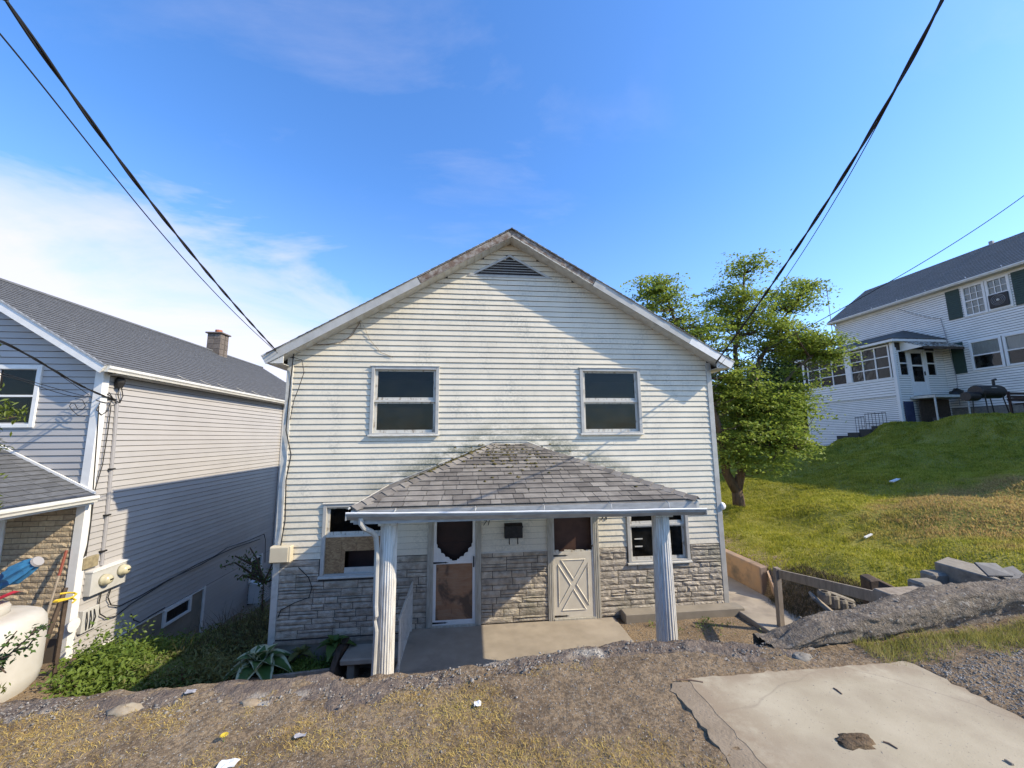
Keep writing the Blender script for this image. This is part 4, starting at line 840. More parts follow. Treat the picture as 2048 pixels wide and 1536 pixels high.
for k in range(240):
    t = q.beta(2, 1.6); p = A.lerp(Dp, .25+.65*t); side = q.uniform(0, .28); p = p+Vector((0, 1, 0))*side*.9+Vector((0, 0, .028-.0*side)); pts.append(p); rads.append(q.uniform(.018, .05))
for k in range(170):
    s_ = Ls*q.beta(3.6, 1.5); xx = q.normal(.75, .38+.35*(1-s_/Ls)); s_ = round(s_/.148)*.148-.004
    if s_ < Ls*.98: p = Vector((xx, A.y, A.z))+Us.normalized()*s_+Vector((0, -.006, .012)); pts.append(p); rads.append(q.uniform(.014, .040))
tmp = pebbles('moss', np.array(pts), np.array(rads), M['moss'], 12); tmp.data.transform(Matrix.Translation(-wloc(PR))); tmp.parent = PR
# porch gutter (wavy lip), fascia, ceiling, columns
gt = MB(); N_ = 60; gx0, gx1 = -1.61, 3.35; prof = [(0, .0), (-.02, -.015), (-.055, -.03), (-.082, -.06), (-.088, -.10), (-.07, -.125), (0, -.125), (0, -.12), (-.066, -.119), (-.080, -.098), (-.075, -.062), (-.05, -.036), (-.012, -.02)]
rows = []
for k in range(N_+1):
    x = gx0+(gx1-gx0)*k/N_; sag = -.012*math.sin(k/N_*math.pi*1.0)*.5 + .010*n1(x, 71, 1.4) - .038*(x-.9)/2.5; rows.append([(x, 5.475+v*1.05-.005*n1(x, 72, 2), -1.005+w_*.72+sag) for v, w_ in [(-.098, .012), (-.105, 0.0), (-.098, -.012), (-.09, -.05), (-.06, -.09), (-.03, -.13), (0, -.13), (0, -.122), (-.03, -.12), (-.054, -.085), (-.08, -.045), (-.085, .0)]])
n_ = len(rows[0]); V = [p for r_ in rows for p in r_]; Fc = [(k*n_+i, k*n_+(i+1) % n_, (k+1)*n_+(i+1) % n_, (k+1)*n_+i) for k in range(N_) for i in range(n_)]+[tuple(range(n_)), tuple(range(N_*n_, (N_+1)*n_))]
gt.add(V, Fc); G = gt.build('gutter', M['gutter'], H)
lip = MB().tube([(r_[1][0], r_[1][1], r_[1][2]+.006) for r_ in rows], .0135, 6); lip.build('gutter_lip', M['white'], G)
for x in (-1.0, .06, 1.0, 1.95, 2.8): MB().tube([(x, 5.37, -.985-.015*(x-.9)), (x+.01, 5.42, -.945), (x, 5.48, -.935)], .007, 5).build('gutter_hanger', M['metal_trim'], G)
for x in (gx0, gx1): box('gutter_end', (x-.006, 5.37, -1.09-.015*(x-.9)), (x+.006, 5.475, -1.0-.015*(x-.9)), M['gutter'], G)
box('porch_fascia', (-1.54, 5.48, -1.125), (3.27, 5.525, -.95), M['gutter'], H)
for x0_, x1_ in ((-1.58, -1.54), (3.27, 3.31)): box('side_fascia', (x0_, 5.48, -1.10), (x1_, 7.97, -.95), M['trim'], H)
box('porch_ceiling', (-1.54, 5.525, -1.12), (3.27, 7.98, -1.10), M['trim'], H)
MB().tube([(-1.60, 5.45, -.915), (-1.60, 7.96, -.915)], .014, 5).build('side_drip_edge', M['trim'], H); MB().tube([(3.325, 5.45, -.915), (3.325, 7.96, -.915)], .014, 5).build('side_drip_edge', M['gutter'], H)
def column(cx_, cy_, z0, z1, r0, r1, name='column'):
    seg = 110; fl = 22; b = MB(); hs = np.linspace(0, 1, 14); V = []
    for t in hs:
        for k in range(seg):
            a = 2*math.pi*k/seg; ph = (k/seg*fl) % 1; rr = (r0+(r1-r0)*t)*(1 - .055*(0 if ph < .28 or ph > .98 else math.sin((ph-.28)/.7*math.pi)**.6)); V.append((cx_+rr*math.cos(a), cy_+rr*math.sin(a), z0+(z1-z0)*t))
    Fc = [(i*seg+k, i*seg+(k+1) % seg, (i+1)*seg+(k+1) % seg, (i+1)*seg+k) for i in range(len(hs)-1) for k in range(seg)]+[tuple(range(seg)), tuple(range((len(hs)-1)*seg, len(hs)*seg))]
    o = b.add(V, Fc).build(name, M['column'], H)
    box('capital', (cx_-r1*1.12, cy_-r1*1.12, z1), (cx_+r1*1.12, cy_+r1*1.12, z1+.07), M['column'], o, bevel=.008)
    return o
column(at(777, 1100, Y=5.76).x, 5.76, -3.562, -1.19, .122, .114); column(at(1324, 1100, Y=5.76).x, 5.76, -3.62, -1.19, .158, .124)
ds = MB(); path = [tuple(at(px, py, Y=Yd)) for px, py, Yd in ((722, 1036, 5.43), (722, 1048, 5.43), (728, 1056, 5.46), (744, 1064, 5.55), (752, 1074, 5.6), (754, 1100, 5.62), (751, 1210, 5.62), (752, 1232, 5.60), (749, 1240, 5.62), (752, 1262, 5.62), (747, 1350, 5.62), (745, 1420, 5.62))]
ds.tube(path, [.034, .034, .034, .034, .034, .034, .034, .032, .025, .032, .034, .034], 8); ds.build('downspout', M['metal_trim'], H)
# porch extras
ub = box('utility_box', (-3.67, YF-.16, -2.25), (-3.30, YF-.03, -1.96), M['beigebox'], H, bevel=.012); box('box_lid', (-3.655, YF-.175, -2.235), (-3.335, YF-.158, -1.975), M['beigebox'], ub, bevel=.006)
MB().tube([at(597, 1135, Y=7.96), at(617, 1155, Y=7.95), at(624, 1175, Y=7.94), at(618, 1195, Y=7.94), at(590, 1205, Y=7.94), at(562, 1220, Y=7.95), at(556, 1235, Y=7.97)], .008, 5).build('hanging_cable', M['cable'], H)
MB().tube([at(588, 705, Y=7.9), at(580, 770, Y=7.92), at(572, 860, Y=7.93), at(582, 910, Y=7.93), at(572, 960, Y=7.93), at(570, 1040, Y=7.93), at(560, 1100, Y=7.93)], .011, 5).build('service_cable', M['cable'], H)
MB().tube([at(588, 715, Y=7.88), at(604, 720, Y=7.87), at(608, 745, Y=7.87), at(598, 775, Y=7.9), at(588, 800, Y=7.92), at(580, 840, Y=7.93)], .007, 5).build('service_cable', M['cable'], H)
MB().tube([at(694, 680, Y=7.97), at(722, 640, Y=7.96), at(740, 680, Y=7.97), at(762, 705, Y=7.97), at(786, 714, Y=7.97)], .005, 5).build('loose_wire', M['wood'], H)
MB().tube([at(600, 690, Y=7.96), at(640, 690, Y=7.96), at(680, 685, Y=7.96), at(703, 672, Y=7.96), at(720, 645, Y=7.96), at(722, 655, Y=7.95)], .006, 5).build('dead_vine', M['twig'], H)
b = MB(); p_ = at(1442, 1012, X=XR+.05); b.lathe((XR+.02, p_.y, p_.z), [(.085, 0), (.09, .04), (.07, .09), (.035, .12)], 14, axis='x'); b.build('vent_hood', M['white'], H, smooth=True)
mbx = empty('mailbox', (.82, YF-.03, -2.02), 'black wall mailbox with two paper hooks between the doors', 'mailbox')
l_, r_2 = at(1009, 1062, Y=7.9).x, at(1045, 1062, Y=7.9).x; zt_, zb_ = at(1027, 1047, Y=7.9).z, at(1027, 1076, Y=7.9).z
MB().prism([(l_, YF-.024, zb_), (l_, YF-.13, zb_), (l_, YF-.13, zt_-.05), (l_, YF-.08, zt_), (l_, YF-.024, zt_)], (r_2-l_, 0, 0)).build('box_body', M['black'], mbx, bevel=.006)
MB().box((l_-.008, YF-.142, zt_-.075), (r_2+.008, YF-.131, zt_-.045)).build('lid_edge', M['black'], mbx)
for px in (1019, 1036): x = at(px, 1080, Y=7.9).x; MB().tube([(x, YF-.05, zb_+.01), (x, YF-.05, zb_-.10), (x, YF-.075, zb_-.12), (x, YF-.09, zb_-.10)], .010, 6).build('paper_hook', M['black'], mbx)
rl = empty('stair_railing', (-1.1, 7.2, -3.56), 'white metal railing with thin balusters beside the porch column', 'railing')
RA, RB = Vector((-1.09, 7.92, -2.72)), Vector((-1.09, 6.55, -2.78)); MB().tube([RA, RA.lerp(RB, .5), RB], .02, 6).build('top_rail', M['trim'], rl); MB().tube([RA-Vector((0, 0, .74)), RB-Vector((0, 0, .70))], .012, 5).build('bottom_rail', M['trim'], rl)
for k in range(11): p_ = RA.lerp(RB, .04+.92*k/10); MB().tube([p_, (p_.x, p_.y, -3.555 if k in (0, 10) else p_.z-.72)], .009 if k not in (0, 10) else .016, 5).build('baluster' if k not in (0, 10) else 'newel', M['trim'], rl)
# ------------------------------------------------------------------ neighbouring grey house
LX, LY, LXB, LYB, LRX = -7.2, 8.27, -13.1, 19.4, -10.15; LZE, LS = 1.46, .63; LZR = LZE+LS*(LX-LRX)
N = empty('grey_house', (LRX, LY, -3.9), 'grey sided gable house with tan brick porch wall and white corner post', 'house')
wall_with_holes('front_wall', LXB, LX-.01, -4.2, LZE, LY, LY+.14, [(-9.0, -8.3, .31, 1.40), (-9.6, -8.5, -3.9, -1.35)], M['dark'], N)
MB().prism([(LXB, LY, LZE), (LX, LY, LZE), (LRX, LY, LZR)], (0, .14, 0)).build('gable_wall', M['dark'], N)
b = MB(); b.box((LX-.14, LY+.14, -6.2), (LX-.005, LYB, LZE)); b.box((LXB, LY+.14, -6.2), (LXB+.14, LYB, LZE)); b.box((LXB, LYB-.14, -6.2), (LX, LYB, LZE)); b.box((LXB, LY+.14, 1.5), (LX-.14, LYB, 1.6)); b.box((LXB, LY+1.8, -4), (LX-.14, LY+1.9, 1.5)); b.build('inner_walls', M['dark'], N)
MB().prism([(LXB, LYB, LZE), (LX, LYB, LZE), (LRX, LYB, LZR)], (0, -.1, 0)).build('rear_gable', M['gsiding'], N)
def lfront_iv(z):
    l, r_ = LXB, LX-.10
    if z > LZE: l, r_ = LXB+(z-LZE)/LS, LX-(z-LZE)/LS-.02
    v = [(max(l, -11.0), r_)] if r_-l > .1 else []
    if .33 < z < 1.38: v = cut(v, -9.0, -8.3)
    return v
lap(N, 'siding_board', M['gsiding'], (0, LY, 0), (1, 0, 0), (0, -1, 0), -1.15, LZR-.2, .1255, lfront_iv)
lap(N, 'siding_board', M['gsiding'], (LX, 0, 0), (0, 1, 0), (1, 0, 0), -3.95, 1.40, .1163, lambda z: [(LY+.06, LYB)])
lap(N, 'siding_board', M['gsiding'], (LX, 0, 0), (0, 1, 0), (1, 0, 0), -5.8, -3.96, .1163, lambda z: cut([(11.99, LYB)], 14.15, 14.85) if z > -5.35 else [(11.99, LYB)])
box('foundation_wall', (LX-.12, LY, -6.2), (LX+.004, 11.9, -3.965), M['foundation'], N); box('foundation_corner', (LX-.02, 11.9, -5.8), (LX+.03, 11.985, -3.94), M['white'], N); box('base_flashing', (LX, LY+.05, -3.985), (LX+.035, 11.9, -3.955), M['white'], N)
bw = MB(); 
for a, c_ in (((10.52, -4.36), (10.60, -3.99)), ((11.36, -4.36), (11.44, -3.99)), ((10.60, -4.36), (11.36, -4.30)), ((10.60, -4.04), (11.36, -3.99))): bw.box((LX+.002, a[0], a[1]), (LX+.045, c_[0], c_[1]))
bw_o = bw.build('basement_window', M['white'], N); box('pane', (LX+.006, 10.6, -4.3), (LX+.012, 11.36, -4.04), mat('dark_pane', (.01, .01, .012), rough=.1, spec=.5), bw_o)
box('corner_post', (LX-.11, LY-.04, -4.0), (LX+.05, LY+.10, LZE-.1), M['white'], N, bevel=.01)
# roof
OVF = .27
for s in (1, -1):
    xe = (LX+.21) if s > 0 else (LXB-.21); ze = LZE-.21*LS
    rf = MB().prism([(LRX, LY-OVF, LZR), (xe, LY-OVF, ze), (xe, LY-OVF, ze+.13), (LRX, LY-OVF, LZR+.13)], (0, LYB-LY+OVF+.25, 0)).build('roof_slope', M['soffit'], N)
    us = Vector((LRX-xe, 0, LZR-ze)); shingle_plane('shingles', rf, (xe+(.03 if s > 0 else -.03), 0, ze+.132-.02), (0, 1, 0), us, 0, [(LY-OVF-.03, 0), (LYB+.27, 0), (LYB+.27, us.length+.03), (LY-OVF-.03, us.length+.03)], M['shingle_grey'], .135, (.24, .3, .34, .4), 8+s, joined=True, lift=(.022, .006))
    d_ = us.normalized(); up = Vector((-d_.z, 0, d_.x)); up = up if up.z > 0 else -up; p0 = Vector((xe, LY-OVF, ze)); p1 = Vector((LRX, LY-OVF, LZR))
    MB().prism([p0+up*-.05, p1+up*-.05, p1+up*.10, p0+up*.10], (0, -.03, 0)).build('rake_fascia', M['white'], N); MB().prism([p0+up*.10, p1+up*.10, p1+up*.125, p0+up*.125], (0, -.045, 0)).build('rake_trim', M['gutter'], N)
    MB().prism([p0+up*-.02, p1+up*-.02, p1+up*-.005, p0+up*-.005], (0, OVF, 0)).build('rake_soffit', M['soffit'], N)
MB().tube([(LRX, LY-OVF-.04, LZR+.15), (LRX, LYB+.27, LZR+.15)], .05, 6).build('ridge_cap', M['shingle_grey'], N)
gx = LX+.215
def gutter_run(name, x, y0, y1, z, m, parent, s=1, dz=0.0):
    prof = [(0, 0), (s*.09, .0), (s*.10, -.015), (s*.10, -.05), (s*.075, -.08), (s*.065, -.115), (0, -.115)]
    return MB().prism([(x+u, y0, z+v) for u, v in prof], (0, y1-y0, dz)).build(name, m, parent)
gutter_run('gutter', gx, LY-OVF+.02, LYB+.2, LZE-.21*LS+.10, M['gutter_white'], N); box('eave_soffit', (LX+.005, LY+.05, LZE-.21*LS-.035), (gx, LYB, LZE-.21*LS-.02), M['soffit'], N)
for yv in (10.2, 11.0, 11.7, 12.6, 13.4, 14.4): MB().tube([(gx+.04, yv, LZE+.0), (gx-.03, yv-.12, LZE+.045), (gx-.1, yv-.2, LZE+.10)], .006, 4).build('gutter_strap', M['metal_trim'], N)
MB().tube([(LX+.06, 15.6, LZE-.1), (LX+.06, 15.6, -5.3)], .045, 6).build('downspout', M['white'], N)
# window in the front gable
b = MB()
for a, c_ in (((-9.05, .26), (-8.97, 1.46)), ((-8.33, .26), (-8.25, 1.46)), ((-8.97, 1.38), (-8.33, 1.46)), ((-8.97, .26), (-8.33, .33)), ((-8.97, .84), (-8.33, .88))): b.box((a[0], LY-.045, a[1]), (c_[0], LY+.03, c_[1]))
wn = b.build('window', M['white'], N, bevel=.005); box('pane', (-8.98, LY+.0, .30), (-8.32, LY+.005, 1.40), M['glass'], wn)
for k in range(14): box('blind_slat', (-8.96, LY+.05, .36+k*.036 + (.5 if False else .49)), (-8.34, LY+.075, .375+k*.036+.49), M['curtain'], wn)
box('curtain', (-8.97, LY+.09, .3), (-8.34, LY+.1, .86), M['meter'], wn)
# brick porch wall
HLn = wloc(N); BM = []
for k in range(6):
    q = np.random.default_rng(300+k); nx, nz = 5, 3; V = [(i/(nx-1)-.5, -.3 if (i in (0, nx-1) or j in (0, nz-1)) else -q.uniform(.6, 1.3), j/(nz-1)-.5) for j in range(nz) for i in range(nx)]
    ring = [0, 1, 2, 3, 4, 9, 14, 13, 12, 11, 10, 5]; V += [(V[i][0], 1.0, V[i][2]) for i in ring]; Fc = [(j*nx+i, j*nx+i+1, (j+1)*nx+i+1, (j+1)*nx+i) for j in range(nz-1) for i in range(nx-1)]+[(ring[i], 15+i, 15+(i+1) % 12, ring[(i+1) % 12]) for i in range(12)]
    me = bpy.data.meshes.new('brick'); me.from_pydata(V, [], Fc); me.materials.append(M['brick']); me.update(); BM.append(me)
box('brick_backing', (-8.44, LY-.015, -3.9), (LX-.10, LY+.0, -1.0), M['mortar'], N); q = random.Random(9); z = -3.5; row = 0
while z < -1.1:
    x = -8.44-(.14 if row % 2 else 0)
    while x < LX-.12:
        x0_, x1_ = max(x, -8.44), min(x+.265, LX-.115)
        if x1_-x0_ > .03:
            o = bpy.data.objects.new('brick', q.choice(BM)); COL.objects.link(o); o.parent = N; o.location = Vector(((x0_+x1_)/2, LY-.02, z+.048))-HLn; o.scale = ((x1_-x0_-.011)*q.choice((1, -1)), q.uniform(.008, .018), .086*q.choice((1, -1)))
        x += .265
    z += .0975; row += 1
box('door_frame', (-8.56, LY-.05, -3.9), (-8.44, LY+.03, -1.05), M['white'], N, bevel=.006); box('door', (-9.6, LY+.05, -3.9), (-8.56, LY+.09, -1.2), M['shutter'], N)
# porch roof of the grey house
PX0, PZ0, PSL = -7.02, -1.0, .52; px1 = -9.6; us = Vector((px1-PX0, 0, (PX0-px1)*PSL))
pr = MB().prism([(PX0, 5.2, PZ0-.05), (px1, 5.2, PZ0-.05+(PX0-px1)*PSL), (px1, 5.2, PZ0-.012+(PX0-px1)*PSL), (PX0, 5.2, PZ0-.012)], (0, LY-5.2-.02, 0)).build('porch_roof', M['shingle_grey'], N)
shingle_plane('shingle', pr, (PX0, 0, PZ0-.008), (0, 1, 0), us, 0, [(6.1, 0), (LY-.02, 0), (LY-.02, 2.3), (6.1, 2.3)], M['shingle_grey'], .148, (.30, .31), 21)
e0 = Vector((PX0, LY-.03, PZ0+.01)); e1 = Vector((px1, LY-.03, PZ0+.01+(PX0-px1)*PSL)); MB().prism([e0, e1, e1+Vector((0, 0, .045)), e0+Vector((0, 0, .045))], (0, -.03, 0)).build('wall_flashing', M['white'], N)
gutter_run('porch_gutter', PX0+.005, 5.2, LY-.06, PZ0-.01, M['gutter_white'], N); box('porch_eave_board', (PX0-.03, 5.2, PZ0-.17), (PX0, LY-.05, PZ0-.05), M['white'], N); box('porch_ceiling', (px1, 5.2, PZ0-.17), (PX0-.03, LY-.05, PZ0-.15), M['white'], N)
# chimney
pc = at(433, 712, Y=16.2); cz = LZR+.15+LS*-(abs(pc.x-LRX)); cw = .25
ch = box('chimney', (pc.x-cw+.01, 16.2-cw+.01, cz-.6), (pc.x+cw-.01, 16.2+cw-.01, cz+.72), M['mortar'], N)
for j in range(5):
    z0_ = cz-.30+j*.205
    for fx, ax in ((0, 'y'), (1, 'x')):
        for k in range(2):
            a_ = -cw+k*cw+.004; 
            if ax == 'y': box('block', (pc.x+a_, 16.2-cw, z0_), (pc.x+a_+cw-.008, 16.2-cw+.05, z0_+.195), M['block'], ch, bevel=.004)
            else: box('block', (pc.x+cw-.05, 16.2+a_+.05, z0_), (pc.x+cw, 16.2+a_+cw-.008, z0_+.195), M['block'], ch, bevel=.004)
box('chimney_cap', (pc.x-cw-.06, 16.2-cw-.06, cz+.725), (pc.x+cw+.06, 16.2+cw+.06, cz+.78), M['block'], ch, bevel=.01); MB().lathe((pc.x, 16.2, cz+.78), [(.12, 0), (.12, .14), (.09, .14), (.09, .02)], 12).build('clay_flue', M['clay'], ch)
# electrics on the side wall
XS = LX+.03
def sidew(pts, X=XS): return [at(px, py, X=X) for px, py in pts]
mt = MB(); y0_, y1_, z0_, z1_ = 8.44, 9.20, -2.88, -2.46; mt.box((XS-.02, y0_, z0_), (XS+.11, y1_, z1_)); mo = mt.build('meter_cabinet', M['meter'], N, bevel=.008)
box('cabinet_lid', (XS-.02, y0_-.01, z1_+.001), (XS+.125, y1_+.01, z1_+.03), M['white'], mo)
for yy, zz in ((8.68, -2.66), (9.06, -2.60)):
    o = MB().lathe((XS+.11, yy, zz), [(.105, 0), (.105, .05), (.095, .06), (.09, .10), (.07, .13), (.03, .145)], 16, axis='x').build('meter', M['meterglass'], mo, smooth=True); MB().box((XS+.235, yy-.03, zz-.012), (XS+.258, yy+.04, zz+.015)).build('dial', M['cable'], o)
MB().tube(sidew([(234, 800), (228, 880), (220, 960), (213, 1040), (206, 1100), (203, 1130)]), .032, 8).build('conduit', M['conduit'], N)
for py, pxx in ((938, 222), (1030, 213), (1102, 205)): p_ = at(pxx, py, X=XS); box('conduit_clip', (XS-.02, p_.y-.06, p_.z-.015), (XS+.045, p_.y+.05, p_.z+.015), M['cable'], N)
MB().lathe(at(240, 764, X=XS+.05), [(.05, -.12), (.08, -.02), (.08, .05), (.04, .09)], 10).build('weather_head', M['cable'], N)
for k, pts in enumerate(([(238, 770), (236, 790), (240, 805), (232, 806), (228, 800), (218, 785)], [(243, 775), (246, 792), (240, 806), (230, 800), (215, 788)], [(198, 812), (195, 860), (190, 930), (186, 985), (182, 1040), (175, 1090), (168, 1115)], [(222, 812), (216, 860), (205, 930), (190, 980), (186, 1010), (180, 1060), (172, 1112)], [(192, 800), (200, 803), (215, 806), (223, 802), (215, 822), (203, 830), (193, 820), (200, 806)],
        [(203, 1185), (198, 1205), (200, 1228), (213, 1236), (232, 1232), (262, 1208), (330, 1165), (395, 1128), (430, 1112), (455, 1095), (500, 1080), (528, 1068), (531, 1080), (530, 1125)], [(222, 1178), (216, 1195), (222, 1210), (240, 1212), (280, 1192), (340, 1158), (400, 1130), (440, 1108), (470, 1095), (520, 1078)], [(262, 1228), (268, 1240), (280, 1245), (300, 1232), (330, 1215)])):
    MB().tube(sidew(pts, XS+.03), .009 if k < 5 else .011, 5).build('wall_cable', M['cable'], N)
p_ = at(177, 1125, X=XS); box('junction_board', (XS-.02, p_.y-.14, p_.z-.1), (XS+.05, p_.y+.15, p_.z+.11), M['moss'] if False else mat('tan_junction_board', (.30, .25, .15), (.18, .15, .09), rough=.8, scale=14), N, bevel=.01)
sb = box('service_box', (XS-.02, 8.42, -3.52), (XS+.06, 8.74, -3.12), M['meter'], N, bevel=.008)
for k in range(3): MB().tube([(XS+.07, 8.48+k*.07, -3.16), (XS+.10, 8.47+k*.08, -3.3), (XS+.07, 8.5+k*.06, -3.48)], .010, 5).build('loose_lead', M['cable'], sb)
MB().lathe(at(147, 1250, X=XS+.1), [(.03, -.015), (.11, -.01), (.115, .01), (.03, .012)], 18, axis='x').build('round_cover', M['white'], N)
ac = empty('air_conditioner', (LX+.2, 14.5, -5.3), 'small white window air conditioner in the grey side wall', 'air conditioner')
box('cabinet', (LX-.05, 14.2, -5.3), (LX+.36, 14.8, -4.72), M['white'], ac, bevel=.012)
box('grille', (LX+.36, 14.25, -5.24), (LX+.372, 14.75, -4.8), M['conduit'], ac)
MB().prism([(LX-.05, 14.18, -4.70), (LX+.40, 14.18, -4.78), (LX+.40, 14.18, -4.74), (LX-.05, 14.18, -4.60)], (0, .64, 0)).build('sloped_cover', M['white'], ac)
for k in range(7): box('louver', (LX+.372, 14.27, -5.21+k*.06), (LX+.378, 14.73, -5.19+k*.06), M['white'], ac)
b = MB()
for a, c_ in (((14.12, -4.66), (14.2, -3.9)), ((14.8, -4.66), (14.88, -3.9)), ((14.2, -3.98), (14.8, -3.9))): b.box((LX-.03, a[0], a[1]), (LX+.04, c_[0], c_[1]))
lw = b.build('window', M['white'], N); box('pane', (LX-.02, 14.2, -4.68), (LX-.012, 14.8, -3.98), M['glass'], lw)
# ------------------------------------------------------------------ things in the left yard
tk = empty('storage_tank', (-7.05, 6.45, -3.55), 'big white rounded plastic tank under a red sheet in front of the brick wall', 'tank')
def superlathe(c, prof, n_pow, ax, ay, seg=40):
    V = []
    for r_, h_ in prof:
        for k in range(seg):
            a = 2*math.pi*k/seg; ca, sa_ = math.cos(a), math.sin(a); V.append((c[0]+ax*r_*math.copysign(abs(ca)**n_pow, ca), c[1]+ay*r_*math.copysign(abs(sa_)**n_pow, sa_), c[2]+h_))
    Fc = [(i*seg+k, i*seg+(k+1) % seg, (i+1)*seg+(k+1) % seg, (i+1)*seg+k) for i in range(len(prof)-1) for k in range(seg)]+[tuple(range(seg)), tuple(range((len(prof)-1)*seg, len(prof)*seg))]
    return MB().add(V, Fc)
superlathe((-7.05, 6.45, -3.55), [(.80, -.3), (.88, .0), (.97, .10), (1.0, .25), (1.0, .6), (.995, .85), (.975, .95), (.92, 1.03), (.82, 1.075), (.6, 1.09), (.2, 1.095)], .62, .80, .72).build('tank_body', M['tank'], tk, smooth=True)
superlathe((-7.12, 6.42, -2.47), [(1, -.02), (1, .10), (.96, .14), (.5, .15)], .55, .5, .45, 32).build('tank_neck', M['tank'], tk, smooth=True)
MB().box((-6.82, 5.93, -2.42), (-6.7, 5.97, -2.36)).build('vent_slot', M['black'], tk)
rs = MB(); V = []; nx, ny = 12, 7; q = np.random.default_rng(8)
for j in range(ny):
    for i in range(nx):
        u, v = i/(nx-1), j/(ny-1); V.append((-7.55+.98*u, 5.98+.85*v, -2.33+.10*u+.05*math.sin(u*5+v*3)+.03*q.uniform(-1, 1)-.10*(j == 0)*(q.uniform(.2, 1))))
rs.add(V+[(x_, y_, z_-.006) for x_, y_, z_ in V], [(j*nx+i, j*nx+i+1, (j+1)*nx+i+1, (j+1)*nx+i) for j in range(ny-1) for i in range(nx-1)]+[tuple(k+nx*ny for k in (j*nx+i, (j+1)*nx+i, (j+1)*nx+i+1, j*nx+i+1)) for j in range(ny-1) for i in range(nx-1)])
tag(rs.build('plastic_sheet', M['redplastic'], loc=(-6.8, 6.5, -2.3)), 'crumpled red plastic sheet covering the white tank', 'sheet')
um = empty('patio_umbrella', (-7.0, 6.95, -2.1), 'closed blue patio umbrella lying slanted in front of the brick wall', 'umbrella')
U0, U1 = Vector((-7.5, 7.05, -2.36)), Vector((-6.70, 7.05, -1.85)); ax = (U1-U0).normalized(); e1 = ax.orthogonal().normalized(); e2 = ax.cross(e1); V = []; prof = [(0, .05), (.25, .09), (.5, .10), (.62, .16), (.72, .145), (.85, .13), (.97, .09), (1.0, .07)]; seg = 24
for t, rr in prof:
    for k in range(seg): a = 2*math.pi*k/seg; r2 = rr*.78*(1+.22*(1 if k % 3 == 0 else -.4)); V.append(U0.lerp(U1, t)+(e1*math.cos(a)+e2*math.sin(a))*r2)
MB().add(V, [(i*seg+k, i*seg+(k+1) % seg, (i+1)*seg+(k+1) % seg, (i+1)*seg+k) for i in range(len(prof)-1) for k in range(seg)]+[tuple(range(seg))]).build('folded_canopy', M['bluefabric'], um)
MB().tube([U1-ax*.01, U1+ax*.02], [.085, .075], 14).build('end_cap', M['conduit'], um); MB().tube([U0-ax*.5, U0+ax*.1], .02, 8).build('pole', M['metal_trim'], um)
sh = empty('garden_tool', (-7.3, 7.95, -3.7), 'long handled garden tool with red grip leaning on the brick wall', 'tool')
MB().tube([(-7.22, 7.75, -3.7), (-7.34, 8.2, -1.95)], .018, 7).build('handle', M['wood'], sh); MB().tube([(-7.31, 8.09, -2.38), (-7.338, 8.194, -1.975)], .021, 7).build('grip', M['redtool'], sh)
tag(MB().tube([(-7.02, 7.6, -3.7), (-7.2, 8.12, -2.6)], .035, 6).build('fence_stake', M['darkwood'], loc=(-7.02, 7.6, -3.7)), 'dark wooden stake standing between the tank and white corner post', 'stake')
hs = MB(); tag(hs.tube([(-6.42+.12*math.cos(a*.7), 7.25+.12*math.sin(a*.7), -2.55+.01*a) for a in range(14)], .014, 6).build('garden_hose', M['yellow'], loc=(-6.42, 7.25, -2.55)), 'coil of yellow hose hung behind the white tank', 'hose')
hb = MB().tube([(-6.42, 7.25, -3.9), (-6.42, 7.27, -2.5)], .03, 6); tag(hb.build('hose_post', M['darkwood'], loc=(-6.42, 7.25, -3.9)), 'short dark post holding the yellow hose', 'post')
# timber edging, plank, ledge
def plank(name, a, b_, w_, h_, m, label, cat):
    a, b_ = Vector(a), Vector(b_); d = (b_-a).normalized(); s = d.cross(Vector((0, 0, 1))).normalized(); u = s.cross(d)
    return tag(MB().obox((a+b_)/2, d, s, u, (b_-a).length/2, w_/2, h_/2).build(name, m, bevel=.006, loc=a), label, cat)
plank('edging_board', (-3.75, 7.36, -3.98), (-2.38, 7.48, -3.97), .05, .16, M['wood'], 'grey timber board edging the front of the hosta bed', 'board')
plank('edging_board', (-3.62, 7.45, -3.9), (-3.72, 8.05, -3.75), .05, .14, M['darkwood'], 'short dark board at the house corner end of the hosta bed', 'board')
MB_ = MB().prism([(-2.36, 7.30, -4.4), (-2.30, 7.95, -4.4), (-2.30, 7.95, -3.60), (-2.35, 7.62, -3.70), (-2.37, 7.30, -3.95)], (.09, 0, 0)); tag(MB_.build('rotten_plank', M['darkwood'], loc=(-2.3, 7.6, -4.4)), 'dark rotten plank on edge between hosta bed and porch pit', 'plank')
st = empty('porch_step', (-1.7, 7.6, -4.3), 'worn concrete step bridging the dark pit beside the porch', 'step'); box('tread', (-2.22, 7.45, -3.86), (-1.17, 7.97, -3.76), M['concrete'], st, bevel=.02); box('support', (-2.12, 7.55, -4.5), (-2.0, 7.9, -3.86), M['foundation'], st); box('support', (-1.32, 7.55, -4.5), (-1.18, 7.9, -3.86), M['foundation'], st)
blob('boulder', (-1.75, 7.25, -4.25), .30, .2, .22, M['stone'], 6, 'grey boulder in the dark pit beside the downspout', 'stone', .3)
